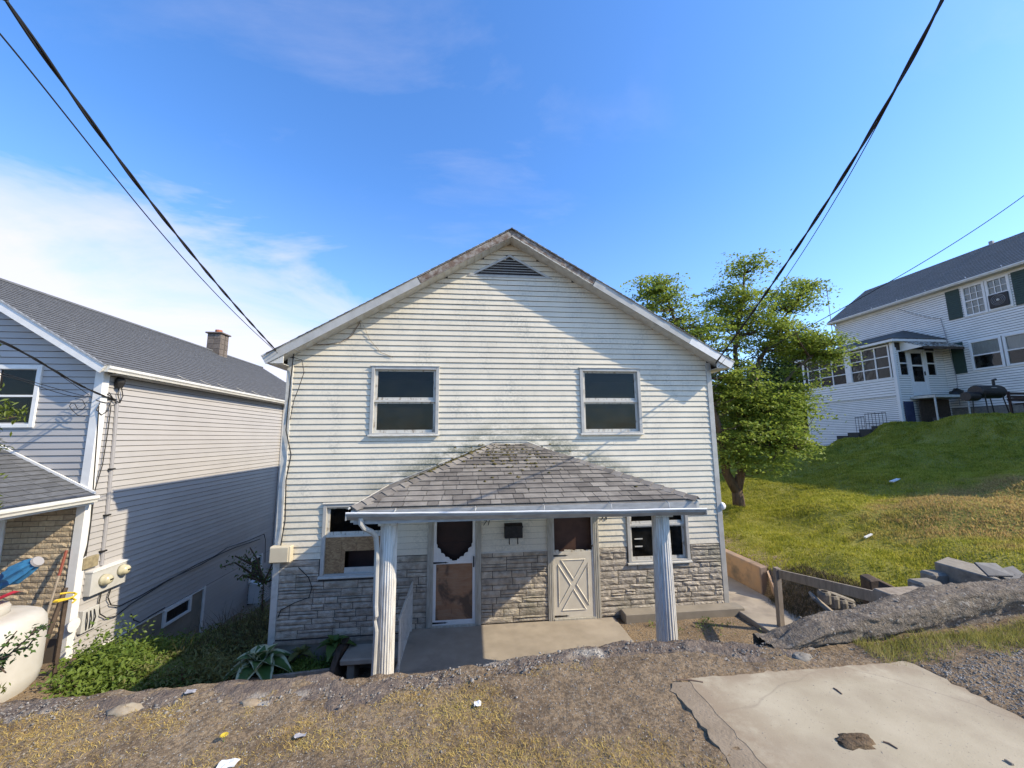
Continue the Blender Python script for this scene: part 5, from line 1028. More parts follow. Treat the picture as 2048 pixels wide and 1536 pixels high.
# ------------------------------------------------------------------ leaves
def leaf_quads(P, size, seed, flat=.35, fold=.25, asp=.5):
    """P (n,3); returns verts, quads: one folded diamond a leaf"""
    r_ = np.random.default_rng(seed); n = len(P); a = r_.uniform(0, 2*np.pi, n); tilt = r_.normal(0, 1-flat, n)*.9; roll = r_.normal(0, 1-flat, n)*.7
    d = np.stack([np.cos(a)*np.cos(tilt), np.sin(a)*np.cos(tilt), np.sin(tilt)], 1); s = np.cross(d, np.array([0, 0, 1.])); s /= np.maximum(1e-6, np.linalg.norm(s, axis=1))[:, None]; u = np.cross(s, d)
    s2 = s*np.cos(roll)[:, None]+u*np.sin(roll)[:, None]; u2 = np.cross(s2, d); L = (size*r_.uniform(.6, 1.25, n))[:, None]
    v = np.concatenate([P-d*L*.5, P+s2*L*asp*.5+u2*L*fold*.3, P+d*L*.5-u2*L*.1, P-s2*L*asp*.5+u2*L*fold*.3]); i = np.arange(n)
    return v, np.concatenate([np.stack([i, i+n, i+2*n], 1), np.stack([i, i+2*n, i+3*n], 1)])
def leaf_obj(name, P, size, seed, m, parent=None, kind=None, **k):
    v, f = leaf_quads(np.asarray(P), size, seed, **k); return raw(name, v, f, m, parent, kind=kind)
def clumps(n, cx0, cx1, cy0, cy1, h, seed, spread=.12, per=26, mask=None):
    r_ = np.random.default_rng(seed); x = r_.uniform(cx0, cx1, n); y = r_.uniform(cy0, cy1, n)
    if mask is not None: k = mask(x, y); x, y = x[k], y[k]
    z = gz(x, y); hh = h*r_.uniform(.35, 1.1, len(x)); out = []
    for a, b_, c_, e in zip(x, y, z, hh):
        t = r_.uniform(.0, 1, per); g_ = r_.normal(0, spread, (per, 2))*(.35+t)[:, None]; out.append(np.stack([a+g_[:, 0], b_+g_[:, 1], c_+t*e], 1))
    return np.concatenate(out)
tag(leaf_obj('green_weeds', np.concatenate([clumps(300, -6.4, -5.0, 7.2, 9.4, .28, 1), clumps(260, -6.95, -5.3, 8.6, 11.0, .26, 11), clumps(220, -6.0, -4.6, 6.6, 8.4, .26, 2), clumps(22, -6.6, -6.1, 7.9, 8.6, .7, 3)]), .085, 1, M['leaf_weed'], kind='stuff'), 'bright green leafy weeds crowding the base of the grey house', 'weeds')
tag(leaf_obj('dull_weeds', np.concatenate([clumps(420, -5.5, -3.75, 7.0, 11.5, .42, 4, .14, 30), clumps(120, -5.2, -4.0, 9.0, 11.5, .5, 5, .2, 30)]), .10, 2, M['leaf_dull'], kind='stuff', asp=.28), 'dark tangled undergrowth in the gap between the two houses', 'undergrowth')
tag(leaf_obj('bed_weeds', clumps(150, -3.5, -2.42, 7.5, 7.95, .22, 7, .06, 26), .05, 3, M['leaf_weed'], kind='stuff'), 'fine green weeds between the hostas in the timber edged bed', 'weeds')
r_ = np.random.default_rng(3); x = r_.uniform(-5.6, -3.9, 900); y = r_.uniform(8.2, 11, 900); blades('dead_stalks', np.stack([x, y, gz(x, y)], 1), r_.uniform(.3, .9, 900), np.full(900, .012), .9, M['leaf_brush'], 5, label='brown dead stalks tangled in the undergrowth', cat='stalks')
r_ = np.random.default_rng(13); x = r_.normal(-4.75, .12, 400); y = r_.normal(7.55, .18, 400); blades('dead_fern', np.stack([x, y, gz(x, y)], 1), r_.uniform(.12, .34, 400), np.full(400, .012), .9, mat('russet_dead_leaf', (.24, .115, .055), (.15, .075, .04), rough=.9), 6, label='russet dead plant among green weeds above the wall', cat='dead plant')
x = r_.uniform(2.95, 5.3, 900); y = 7.62-abs(r_.normal(0, .25, 900)); k = vnoise(x, y, 61, 3, 2.5) > .1; x, y = x[k], y[k]; tag(leaf_obj('ledge_weeds', np.stack([x, y, gz(x, y)+r_.uniform(.01, .09, len(x))], 1), .045, 9, M['leaf_weed'], kind='stuff'), 'low green weeds in front of the concrete ledge', 'weeds')
def trash(px, py, Z, rx, seed, label): p = at(px, py, Z=Z); blob('plastic_bag', (p.x, p.y, Z-.05), rx, rx*.6, .08, M['paper'], seed, label, 'litter', .6)
trash(350, 1338, -4.0, .13, 4, 'crumpled white plastic bag lying in the weeds'); trash(308, 1346, -3.95, .06, 5, 'small round white litter beside the plastic bag')
def hosta(c, n, L, m, seed, label):
    q = random.Random(seed); h = empty('hosta', c, label, 'plant')
    for k in range(n):
        a = 2*math.pi*k/n*1.0+q.uniform(-.3, .3); lev = k % 3; l = L*(1-.16*lev)*q.uniform(.85, 1.1); d = Vector((math.cos(a), math.sin(a), 0)); s = Vector((-d.y, d.x, 0)); el = (.55, .95, 1.3)[lev]*q.uniform(.85, 1.1); rows = []; UV = []
        for i in range(7):
            t = i/6; ww = .30*l*math.sin(min(1, t*1.02+.02)**.75*math.pi)**.8 if 0 < i < 6 else .012; hgt = l*(math.sin(el)*t-.62*t*t*(1.25-.35*lev)); out = l*math.cos(el)*t+.25*l*t*t
            for j in range(5): v = (j-2)/2; rows.append(Vector(c)+d*out+s*(ww*v)+Vector((0, 0, .05+hgt+.28*ww*v*v))); UV.append((.5+v*.5, t))
        me = bpy.data.meshes.new('leaf'); fs = [(i*5+j, i*5+j+1, (i+1)*5+j+1, (i+1)*5+j) for i in range(6) for j in range(4)]; me.from_pydata([tuple(p-Vector(c)) for p in rows], [], fs)
        ul = me.uv_layers.new(name='UVMap'); 
        for lp in me.loops: ul.data[lp.index].uv = UV[lp.vertex_index]
        me.materials.append(m); me.polygons.foreach_set('use_smooth', [True]*len(me.polygons)); me.update(); o = bpy.data.objects.new('leaf', me); COL.objects.link(o); o.parent = h
p_ = at(520, 1325, Y=7.62); hosta((p_.x, 7.62, p_.z-.06), 21, .54, M['hosta'], 1, 'variegated hosta with white leaf edges at the bed corner'); p_ = at(668, 1290, Y=7.8); hosta((p_.x, 7.8, p_.z-.05), 12, .34, M['hosta_plain'], 2, 'plain green hosta beside the rotten plank'); p_ = at(600, 1308, Y=7.85); hosta((p_.x, 7.85, p_.z-.05), 9, .26, M['leaf_dull'], 3, 'small dark leaved plant between the two hostas')
# ------------------------------------------------------------------ trees and shrubs
def tree(name, label, base, stems, blobs, m, seed, leaf=.09, per=16, tiers=.0, r0=.2, twig=True, group=None, flat=.45):
    """stems: list of polylines (points) for trunk and limbs with radii; blobs: (centre, (rx,ry,rz), n clusters)"""
    T = empty(name, base, label, 'tree', group); tb = MB(); limb = []; r_ = np.random.default_rng(seed)
    for pts, ra, rb in stems:
        n = len(pts); tb.tube(pts, [ra+(rb-ra)*i/(n-1) for i in range(n)], 9); limb += [Vector(p) for p in pts]
        for p, q_ in zip(pts, pts[1:]): limb += [Vector(p).lerp(Vector(q_), t) for t in (.25, .5, .75)]
    LP = np.array(limb); P = []; tw = MB()
    for c, rad, n in blobs:
        g_ = r_.normal(0, 1, (n, 3)); g_ /= np.linalg.norm(g_, axis=1)[:, None]; g_ *= (r_.uniform(.15, 1, n)**.45)[:, None]; C_ = np.array(c)+g_*np.array(rad)
        if tiers: C_[:, 2] = np.round(C_[:, 2]/tiers)*tiers + r_.normal(0, tiers*.3, n)
        for i, cc in enumerate(C_):
            if tiers:
                o_ = cc[:2]-np.array(base[:2]); o_ = o_/max(.3, np.linalg.norm(o_)); an = math.atan2(o_[1], o_[0])+r_.normal(0, .6); ca, sa_ = math.cos(an), math.sin(an)
                l_ = r_.normal(0, .30, per); t_ = r_.normal(0, .15, per)*(1-.35*np.abs(l_)); P.append(cc+np.stack([l_*ca-t_*sa_, l_*sa_+t_*ca, r_.normal(0, .035, per)-.16*l_-.12*l_*l_], 1))
            else: P.append(cc+r_.normal(0, 1, (per, 3))*np.array([.17, .17, .12])*(leaf/.09))
            if twig and i % 2 == 0:
                d = np.linalg.norm(LP-cc, axis=1)+.6*np.maximum(0, LP[:, 2]-cc[2]); j = int(np.argmin(d)); a = Vector(LP[j]); e = Vector(cc); mid = a.lerp(e, .55)+Vector((0, 0, -.08*(e-a).length)); tw.tube([a, mid, e], [.028, .016, .006], 4, cap=False)
    tb.build('trunk', M['bark'], T, smooth=True)
    if twig: tw.build('twigs', M['bark'], T, kind='stuff')
    v, f = leaf_quads(np.concatenate(P), leaf, seed, flat=flat, asp=.62); raw('crown', v, f, m, T, kind='stuff'); return T
YT = 13.0
def tp(px, py, Y=YT): p = at(px, py, Y=Y); return (p.x, p.y, p.z)
bs = tp(1478, 1014); bs = (bs[0], bs[1], gzs(bs[0], bs[1])-.1)
stems = [([bs, tp(1476, 995), tp(1473, 978)], .21, .17), ([tp(1473, 982), tp(1452, 945), tp(1440, 860, 12.8), tp(1405, 760, 12.6), tp(1355, 660, 12.5), tp(1330, 580, 12.4)], .17, .03), ([tp(1473, 982), tp(1483, 940), tp(1484, 900), tp(1478, 800, 13.1), tp(1470, 700, 13.2), tp(1485, 600, 13.2), tp(1490, 530, 13.1)], .17, .03),
         ([tp(1478, 800, 13.1), tp(1520, 720, 13.3), tp(1565, 640, 13.5), tp(1610, 575, 13.6)], .10, .02), ([tp(1480, 850), tp(1540, 800, 12.7), tp(1590, 740, 12.5), tp(1650, 690, 12.3)], .09, .02), ([tp(1480, 880), tp(1530, 880, 12.2), tp(1585, 890, 11.8)], .07, .02), ([tp(1455, 900), tp(1410, 850, 13.8), tp(1380, 780, 14.2)], .08, .02), ([tp(1480, 870), tp(1500, 800, 14.2), tp(1520, 740, 15)], .08, .02)]
B_ = lambda px, py, rx, rz, n, Y=YT, ry=1.2: (tp(px, py, Y), (rx*1.06, ry, rz*1.06), int(n*(.52 if py < 705 else .45)))
tree('dogwood_tree', 'bright green layered leafy tree with forked trunk behind the white house corner', bs, stems, [
    B_(1322, 590, .75, .65, 130, 12.5, .8), B_(1370, 660, 1.0, .9, 190, 12.6, 1.0), B_(1300, 575, .45, .25, 40, 12.5, .5), B_(1420, 700, 1.1, 1.0, 190), B_(1490, 545, .42, .55, 80), B_(1480, 620, .95, .7, 190), B_(1525, 660, 1.2, .75, 210), B_(1580, 600, .95, .45, 150, 13.4, .8), B_(1610, 575, .55, .25, 60, 13.6, .5),
    B_(1600, 690, 1.1, .55, 190, 12.8, .9), B_(1650, 700, .7, .5, 130, 12.4, .7), B_(1440, 600, .4, .3, 50), B_(1490, 790, 1.5, .9, 330), B_(1450, 830, 1.1, .9, 260, 13.3), B_(1550, 830, 1.0, .7, 260, 12.4), B_(1520, 880, 1.2, .6, 280, 12.2), B_(1445, 905, .7, .4, 120, 12.6), B_(1520, 925, .6, .2, 60, 12.2, .7), B_(1590, 790, .7, .7, 170, 12.6, .8), B_(1575, 890, .75, .28, 110, 11.9, .6), B_(1440, 760, .8, .8, 180), B_(1350, 730, .8, .6, 120, 13.5)],
    M['leaf_tree'], 5, leaf=.115, per=36, tiers=.42)
for i, (px, py, Y, rx, rz, lab) in enumerate(((1590, 770, 34, 3.2, 5.2, 'dark dense background tree just left of the enclosed side porch'), (1520, 800, 40, 5.0, 5.0, 'dark background tree partly behind the bright layered tree'), (1450, 830, 46, 5.5, 4.5, 'dark background tree rising beside the white house wall'), (1640, 790, 44, 4.0, 5.0, 'dark background tree hidden mostly behind the side porch'))):
    c = tp(px, py, Y); zb = gzs(c[0], c[1]); tree('background_tree', lab, (c[0], c[1], zb), [([(c[0], c[1], zb-.3), (c[0]+.2, c[1], c[2])], .3, .1)], [(c, (rx, rx*.8, rz), 330), ((c[0]-rx*.4, c[1], c[2]-rz*.45), (rx*.9, rx*.7, rz*.6), 160), ((c[0]+rx*.3, c[1], c[2]+rz*.5), (rx*.6, rx*.6, rz*.6), 120)], M['leaf_dark'], 60+i, leaf=.34, per=20, twig=False, group='dark trees beyond the lawn')
# conifer at the left edge
cv_ = empty('conifer', (-6.2, 4.9, -3.6), 'yellow green conifer at the edge in front of the grey house', 'tree'); r_ = np.random.default_rng(21); P = []; cb = MB(); cb.tube([(-6.2, 4.9, -3.7), (-6.2, 4.9, 1.4)], [.09, .02], 8)
for k in range(900):
    z = r_.uniform(-3.2, 1.6); rad = (.78+.14*math.sin(z*2.1+.6)+.08*math.sin(z*6))*(1-max(0, z+.2)*.32)*(1.0 if z > -.9 or z < -2.0 else .80); a = r_.uniform(0, 2*np.pi); rr = rad*r_.uniform(.55, 1)
    P.append(np.array([-6.2+rr*math.cos(a), 4.9+rr*math.sin(a), z])+r_.normal(0, .045, (16, 3)))
    if k % 4 == 0: cb.tube([(-6.2, 4.9, z-.25), (-6.2+rr*math.cos(a), 4.9+rr*math.sin(a), z)], .007, 4)
cb.build('trunk', M['bark'], cv_); v, f = leaf_quads(np.concatenate(P), .085, 22, flat=.1, asp=.28); raw('foliage', v, f, M['leaf_conifer'], cv_, kind='stuff')
def sprig_bush(name, base, sprigs, m, label, leaf, seed, cat='shrub', r_st=.008):
    T = empty(name, base, label, cat); b = MB(); r_ = np.random.default_rng(seed); P = []
    for pts in sprigs:
        pts = [Vector(p) for p in pts]; b.tube(pts, [r_st*(1.3-i/len(pts)) for i in range(len(pts))], 5)
        for p, q_ in zip(pts, pts[1:]):
            nn = max(3, int((q_-p).length/leaf*5))
            for k in range(nn): P.append(np.array(p.lerp(q_, k/nn))+r_.normal(0, leaf*.6, 3)*np.array([1, 1, .8]))
    b.build('branch', M['bark'], T); v, f = leaf_quads(np.array(P), leaf, seed, flat=.2, asp=.5); raw('leaves', v, f, m, T, kind='stuff')
fq = lambda px, py, Y: tuple(at(px, py, Y=Y))
bz = fq(-60, 1370, 4.3)
sprig_bush('shrub', (bz[0], bz[1], bz[2]), [[bz, fq(-10, 1330, 4.25), fq(30, 1300, 4.2), fq(62, 1270, 4.2), fq(100, 1248, 4.2)], [bz, fq(-15, 1320, 4.3), fq(10, 1290, 4.3), fq(34, 1262, 4.3)], [fq(30, 1300, 4.2), fq(55, 1295, 4.15), fq(66, 1280, 4.1)], [fq(62, 1270, 4.2), fq(72, 1254, 4.2)], [fq(-10, 1330, 4.25), fq(0, 1318, 4.2), fq(24, 1310, 4.2)], [fq(-10, 1330, 4.25), fq(5, 1340, 4.2), fq(12, 1346, 4.2)]], M['leaf_shrub'], 'leafy green twigs of a shrub reaching across the white tank', .05, 31)
sp = lambda px, py, Y=11: tuple(at(px, py, Y=Y)); sb_ = sp(522, 1245)
sprig_bush('sapling', sb_, [[sb_, sp(525, 1200), sp(527, 1165)], [sp(527, 1165), sp(505, 1130), sp(490, 1108)], [sp(527, 1165), sp(500, 1145), sp(470, 1125, 10.6), sp(440, 1135, 10.4)], [sp(527, 1165), sp(515, 1120), sp(500, 1095)], [sp(527, 1165), sp(540, 1140), sp(548, 1118)], [sp(527, 1165), sp(485, 1150, 10.6), sp(475, 1160, 10.4)], [sp(505, 1130), sp(470, 1112, 10.7)], [sp(527, 1165), sp(545, 1160)]], M['leaf_shrub'], 'thin sapling growing in front of the window air conditioner', .10, 33, 'sapling', .022)
# ------------------------------------------------------------------ tall house on the slope
RX, RY0, RY1, RZE, RRX, RZR = 24.4, 5.0, 22.65, 7.62, 27.3, 9.75
K = empty('hill_house', (27.3, 14, .8), 'tall white sided house with dark green shutters standing up the grassy slope', 'house')
RW = [(14.28, 16.02, 5.68, 7.22), (12.9, 16.08, 3.0, 4.46)]
wall_with_holes('side_wall', RY0, RY1, -1.6, RZE, RX, RX+.15, [(a+.04, b_-.04, c+.04, d+-.04) for a, b_, c, d in RW], M['dark'], K, axis='x')
b = MB(); b.box((RX+.15, RY0, -1.6), (30.2, RY0+.15, RZE)); b.box((RX+.15, RY1-.15, -1.6), (30.2, RY1, RZE)); b.box((30.05, RY0+.15, -1.6), (30.2, RY1-.15, RZE)); b.box((RX+.15, RY0+.15, 5.0), (30.05, RY1-.15, 5.1)); b.box((RX+.15, RY0+.15, 7.5), (30.05, RY1-.15, 7.6)); b.box((RX+1.8, RY0+.15, -1), (RX+1.9, RY1-.15, 7.5)); b.build('inner_walls', M['dark'], K)
for yy in (RY0, RY1-.12): MB().prism([(RX, yy, RZE), (30.2, yy, RZE), (RRX, yy, RZR)], (0, .12, 0)).build('gable_wall', M['rsiding'], K)
def r_iv(z):
    v = [(RY0, RY1-.05)]
    for a, b_, c, d in RW:
        if c < z < d: v = cut(v, a, b_)
    if -1.6 < z < 4.7: v = cut(v, 17.25, 22.55)
    return v
lap(K, 'side_siding', M['rsiding'], (RX, 0, 0), (0, 1, 0), (-1, 0, 0), 1.25, RZE-.05, .118, r_iv, joined=True, thick=.026, slot=.018)
lap(K, 'end_siding', M['rsiding'], (0, RY0, 0), (1, 0, 0), (0, -1, 0), 1.25, RZE, .118, lambda z: [(RX, 30.2)], joined=True, thick=.026, slot=.018)
lap(K, 'end_siding', M['rsiding'], (0, RY1, 0), (1, 0, 0), (0, 1, 0), -1.25, RZE, .118, lambda z: [(RX, 30.2)], joined=True, thick=.026, slot=.018)
box('foundation', (RX-.015, RY0, -1.6), (RX, 17.2, 1.24), M['block_grey'], K); box('corner_trim', (RX-.04, RY1-.1, 4.7), (RX+.05, RY1+.04, RZE), M['white'], K)
for s in (-1, 1):
    xe = RX-.36 if s < 0 else 30.56; sl_ = (RZR-RZE)/(RRX-RX); ze = RZE-.36*sl_
    rf = MB().prism([(RRX, RY0-.35, RZR), (xe, RY0-.35, ze), (xe, RY0-.35, ze+.14), (RRX, RY0-.35, RZR+.14)], (0, RY1-RY0+.7, 0)).build('roof_slope', M['soffit'], K)
    us = Vector((RRX-xe, 0, RZR-ze)); shingle_plane('shingles', rf, (xe, 0, ze+.125), (0, 1, 0), us, 0, [(RY0-.38, 0), (RY1+.38, 0), (RY1+.38, us.length+.02), (RY0-.38, us.length+.02)], M['shingle_dark'], .20, (.5, .6, .7), 31+s, joined=True, lift=(.026, .008))
gutter_run('gutter', RX-.365, RY0-.3, RY1+.3, RZE-.36*sl_+.09, M['gutter_white'], K, s=-1); box('eave_soffit', (RX-.36, RY0-.3, RZE-.36*sl_-.03), (RX, RY1+.3, RZE-.36*sl_-.012), M['soffit'], K); box('frieze_board', (RX-.03, RY0, RZE-.42), (RX, RY1, RZE-.26), M['white'], K)
box('vent_pipe', (RRX-.08, 16.3, RZR), (RRX+.08, 16.46, RZR+.30), M['conduit'], K, bevel=.02)
for yv in (12.4, 14.2, 15.5, 17.2, 18.6, 20.0): MB().tube([(RX-.42, yv, RZE-.12), (RX-.3, yv+.1, RZE-.02)], .015, 4).build('gutter_strap', M['white'], K)
MB().tube([(RX-.4, RY1-.05, RZE-.25), (RX-.1, RY1+.02, RZE-.5), (RX-.08, RY1+.02, 4.9)], .05, 6).build('downspout', M['white'], K)
def rwin(y0, y1, z0, z1, muntin, lower=None):
    b = MB(); t = .10; b.box((RX-.06, y0, z0), (RX+.05, y0+t, z1)); b.box((RX-.06, y1-t, z0), (RX+.05, y1, z1)); b.box((RX-.059, y0+t, z1-t), (RX+.05, y1-t, z1)); b.box((RX-.059, y0+t, z0), (RX+.05, y1-t, z0+t)); w_ = b.build('window', M['white'], K, bevel=.008)
    zm = (z0+z1)/2; box('meeting_rail', (RX-.045, y0+t, zm-.03), (RX+.03, y1-t, zm+.03), M['white'], w_); box('pane', (RX-.01, y0+t, z0+t), (RX-.004, y1-t, z1-t), M['glass_clear'], w_)
    if muntin:
        for k in (1, 2): yy = y0+t+(y1-y0-2*t)*k/3; box('muntin', (RX-.03, yy-.014, zm+.03 if lower else z0+t), (RX-.011, yy+.014, z1-t), M['white'], w_)
        for zz in ((zm+z1-t)/2,)+(() if lower else ((zm+z0+t)/2,)): box('muntin', (RX-.031, y0+t, zz-.014), (RX-.012, y1-t, zz+.014), M['white'], w_)
    MB().box((RX+.02, y0+t, z0+t if muntin else zm+.05), (RX+.03, y1-t, z1-t)).build('curtain', M['curtain'], w_)
    return w_, zm, t
rwin(15.14, 16.02, 5.68, 7.22, True); wf, zm, t_ = rwin(14.28, 15.12, 5.68, 7.22, True, lower='fan'); rwin(14.90, 16.08, 3.0, 4.46, False); rwin(13.6, 14.86, 3.0, 4.46, False); box('mullion_cover', (RX-.05, 12.9, 3.0), (RX+.02, 13.58, 4.46), M['white'], K)
fb_ = box('window_fan', (RX-.12, 14.36, 5.78), (RX-.0, 15.04, zm-.03), M['black'], K, bevel=.02)
for rr in (.06, .12, .18, .24): MB().tube([(RX-.13, 14.7+rr*math.cos(a*math.pi/12), 6.12+rr*math.sin(a*math.pi/12)) for a in range(25)], .008, 5).build('fan_grille_ring', M['conduit'], fb_)
MB().lathe((RX-.13, 14.7, 6.12), [(.05, 0), (.05, -.02), (.02, -.03)], 12, axis='x').build('fan_hub', M['trim'], fb_)
def shutter(y0, y1, z0, z1):
    s_ = box('shutter', (RX-.055, y0, z0), (RX-.021, y1, z1), M['shutter'], K, bevel=.006)
    for k in range(14): z = z0+.06+(z1-z0-.12)*k/14; MB().prism([(RX-.056, y0+.05, z), (RX-.066, y0+.05, z+.01), (RX-.056, y0+.05, z+(z1-z0-.12)/14-.01)], (0, y1-y0-.1, 0)).build('slat', M['shutter'], s_)
shutter(16.1, 16.66, 5.72, 7.22); shutter(13.55, 14.2, 5.66, 7.2); shutter(16.30, 16.80, 2.95, 4.52)
MB().tube([(RX-.05, 18.9, 7.1), (RX-.06, 18.2, 6.6), (RX-.06, 17.4, 6.1), (RX-.06, 17.0, 5.95), (RX-.06, 16.9, 5.0), (RX-.06, 16.75, 2.8), (RX-.06, 16.8, 1.4)], .015, 4).build('wall_cable', M['conduit'], K)
# enclosed side porch
PX, PY0, PY1 = 21.5, 17.2, 22.6
def p_open(): return [(17.42, 19.45, 2.87, 4.55), (19.78, 22.25, 2.87, 4.55)]
wall_with_holes('porch_wall', PY0+.1, PY1, -1.4, 4.72, PX, PX+.1, p_open(), M['dark'], K, axis='x')
wall_with_holes('porch_front', PX, RX, -1.0, 4.72, PY0, PY0+.1, [(21.74, 22.24, 2.95, 4.2), (22.36, 23.22, 1.92, 4.22), (23.34, 23.86, 2.95, 4.2)], M['dark'], K)
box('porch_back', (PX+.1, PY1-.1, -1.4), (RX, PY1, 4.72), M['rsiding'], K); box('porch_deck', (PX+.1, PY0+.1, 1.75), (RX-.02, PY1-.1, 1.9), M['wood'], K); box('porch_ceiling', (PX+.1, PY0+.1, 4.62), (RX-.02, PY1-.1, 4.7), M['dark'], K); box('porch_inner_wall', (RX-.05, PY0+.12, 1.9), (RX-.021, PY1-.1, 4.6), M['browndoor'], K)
lap(K, 'porch_siding', M['rsiding'], (PX, 0, 0), (0, 1, 0), (-1, 0, 0), 1.92, 2.86, .135, lambda z: [(PY0+.05, PY1)], joined=True, thick=.026, slot=.018); lap(K, 'porch_siding', M['rsiding'], (PX, 0, 0), (0, 1, 0), (-1, 0, 0), -1.2, 1.84, .098, lambda z: [(PY0+.05, PY1)], joined=True, thick=.026, slot=.018)
box('belt_board', (PX-.035, PY0, 1.84), (PX-.0, PY1, 1.92), M['trim'], K)
def pf_iv(z):
    v = [(PX+.05, RX-.02)]; v = cut(v, 22.3, 23.28) if z > 1.92 else v
    if z > 2.9: v = cut(cut(v, 21.7, 22.3), 23.3, 23.9)
    return v
lap(K, 'porch_siding', M['rsiding'], (0, PY0, 0), (1, 0, 0), (0, -1, 0), .3, 4.4, .118, pf_iv, joined=True, thick=.026, slot=.018)
box('corner_post', (PX-.045, PY0-.045, -1.0), (PX+.09, PY0+.1, 4.72), M['white'], K); box('corner_post', (PX-.04, PY1-.1, -1.4), (PX+.09, PY1+.04, 4.72), M['white'], K); box('window_post', (PX-.05, 19.46, 2.86), (PX+.02, 19.77, 4.62), M['white'], K)
def pane_grid(y0, y1, z0, z1, nc, nr):
    b = MB(); t = .05; b.box((PX-.03, y0-t, z0-t), (PX+.02, y0+t*.4, z1+t)); b.box((PX-.03, y1-t*.4, z0-t), (PX+.02, y1+t, z1+t)); b.box((PX-.029, y0, z0-t), (PX+.02, y1, z0+t*.4)); b.box((PX-.029, y0, z1-t*.4), (PX+.02, y1, z1+t))
    for k in range(1, nc): yy = y0+(y1-y0)*k/nc; b.box((PX-.028, yy-.03, z0+t*.4), (PX+.02, yy+.03, z1-t*.4))
    for k in range(1, nr): zz = z0+(z1-z0)*k/nr; b.box((PX-.027, y0+t*.4, zz-.025), (PX+.018, y1-t*.4, zz+.025))
    w_ = b.build('porch_window', M['white'], K)
    for i in range(nc):
        for j in range(nr): a0_, a1_ = y0+(y1-y0)*i/nc, y0+(y1-y0)*(i+1)/nc; c0_, c1_ = z0+(z1-z0)*j/nr, z0+(z1-z0)*(j+1)/nr; box('pane', (PX+.004, a0_+.03, c0_+.026), (PX+.009, a1_-.03, c1_-.026), M['glass_dusty'], w_)
pane_grid(17.42, 19.45, 2.87, 4.55, 3, 3); pane_grid(19.78, 22.25, 2.87, 4.55, 3, 3)
def fwin(x0, x1, z0, z1):
    b = MB(); t = .06; y = PY0; b.box((x0-t, y-.04, z0-t), (x0, y+.02, z1+t)); b.box((x1, y-.04, z0-t), (x1+t, y+.02, z1+t)); b.box((x0, y-.039, z0-t), (x1, y+.02, z0)); b.box((x0, y-.039, z1), (x1, y+.02, z1+t)); b.box((x0, y-.038, (z0+z1)/2-.03), (x1, y+.02, (z0+z1)/2+.03)); w_ = b.build('sidelight', M['white'], K); box('pane', (x0, y+.02, z0), (x1, y+.026, z1), M['glass_dusty'], w_)
fwin(21.76, 22.22, 2.97, 4.18); fwin(23.36, 23.84, 2.97, 4.18)
b = MB(); y = PY0; x0, x1 = 22.38, 23.2; b.box((x0-.09, y-.05, 1.92), (x0, y+.03, 4.3)); b.box((x1, y-.05, 1.92), (x1+.09, y+.03, 4.3)); b.box((x0, y-.049, 4.2), (x1, y+.03, 4.3)); dr = b.build('porch_door', M['white'], K)
b = MB(); b.box((x0, y-.02, 1.93), (x0+.1, y+.015, 4.2)); b.box((x1-.1, y-.02, 1.93), (x1, y+.015, 4.2)); b.box((x0+.1, y-.019, 1.93), (x1-.1, y+.015, 2.62)); b.box((x0+.1, y-.019, 3.42), (x1-.1, y+.015, 3.50)); b.box((x0+.1, y-.019, 4.1), (x1-.1, y+.015, 4.2)); b.build('door_leaf', M['white'], dr); box('door_pane', (x0+.1, y-.0, 2.62), (x1-.1, y+.006, 4.1), M['glass'], dr); box('door_handle', (x1-.08, y-.06, 2.95), (x1-.05, y-.02, 3.15), M['black'], dr)
e_ = [Vector(p) for p in ((PX-.3, PY0-.3, 4.78), (PX-.3, PY1+.3, 4.78), (RX-.02, PY1+.3, 4.78), (RX-.02, PY0-.3, 4.78))]; t0_, t1_ = Vector((RX-.02, PY0+1.6, 5.75)), Vector((RX-.02, PY1-1.6, 5.75)); b = MB()
for poly in ((e_[0], e_[1], t1_, t0_), (e_[0], t0_, e_[3]), (e_[1], e_[2], t1_)): b.prism(poly, (0, 0, .06))
b.build('porch_roof', M['shingle_dark'], K); box('porch_eave', (PX-.3, PY0-.3, 4.66), (RX-.03, PY1+.3, 4.775), M['white'], K)
aw = MB(); ay0, ay1 = PY0-.02, PY0-1.0; aw.prism([(21.95, ay0, 4.72), (21.95, ay1, 4.22), (21.95, ay1, 4.26), (21.95, ay0, 4.77)], (2.3, 0, 0)); ao = aw.build('awning', M['awning'], K)
for k in range(9): x = 22.0+k*.275; MB().prism([(x, ay0, 4.775), (x, ay1, 4.265), (x, ay1, 4.285), (x, ay0, 4.795)], (.05, 0, 0)).build('awning_rib', M['awning'], ao)
MB().prism([(21.95, ay0, 4.72), (21.95, ay1, 4.22), (21.95, ay0, 4.18)], (-.03, 0, 0)).build('awning_cheek', M['rsiding'], ao); box('awning_valance', (21.95, ay1-.02, 4.12), (24.25, ay1, 4.24), M['darkwood'], ao)
st = empty('porch_stoop', (22.8, 16.6, .75), 'small railed stoop with green mat below the side porch door', 'stoop'); box('stoop_top', (22.05, 16.1, 1.72), (24.0, 17.13, 1.84), M['trim'], st); box('door_mat', (22.1, 16.15, 1.84), (23.4, 17.0, 1.87), M['shutter'], st); MB().tube([(22.1, 16.16, .5), (22.1, 16.16, 1.72)], .04, 6).build('post', M['trim'], st); MB().tube([(23.9, 16.16, .5), (23.9, 16.16, 1.72)], .04, 6).build('post', M['trim'], st)
box('lattice_panel', (22.2, 16.9, .5), (23.9, 16.94, 1.7), M['darkwood'], st)
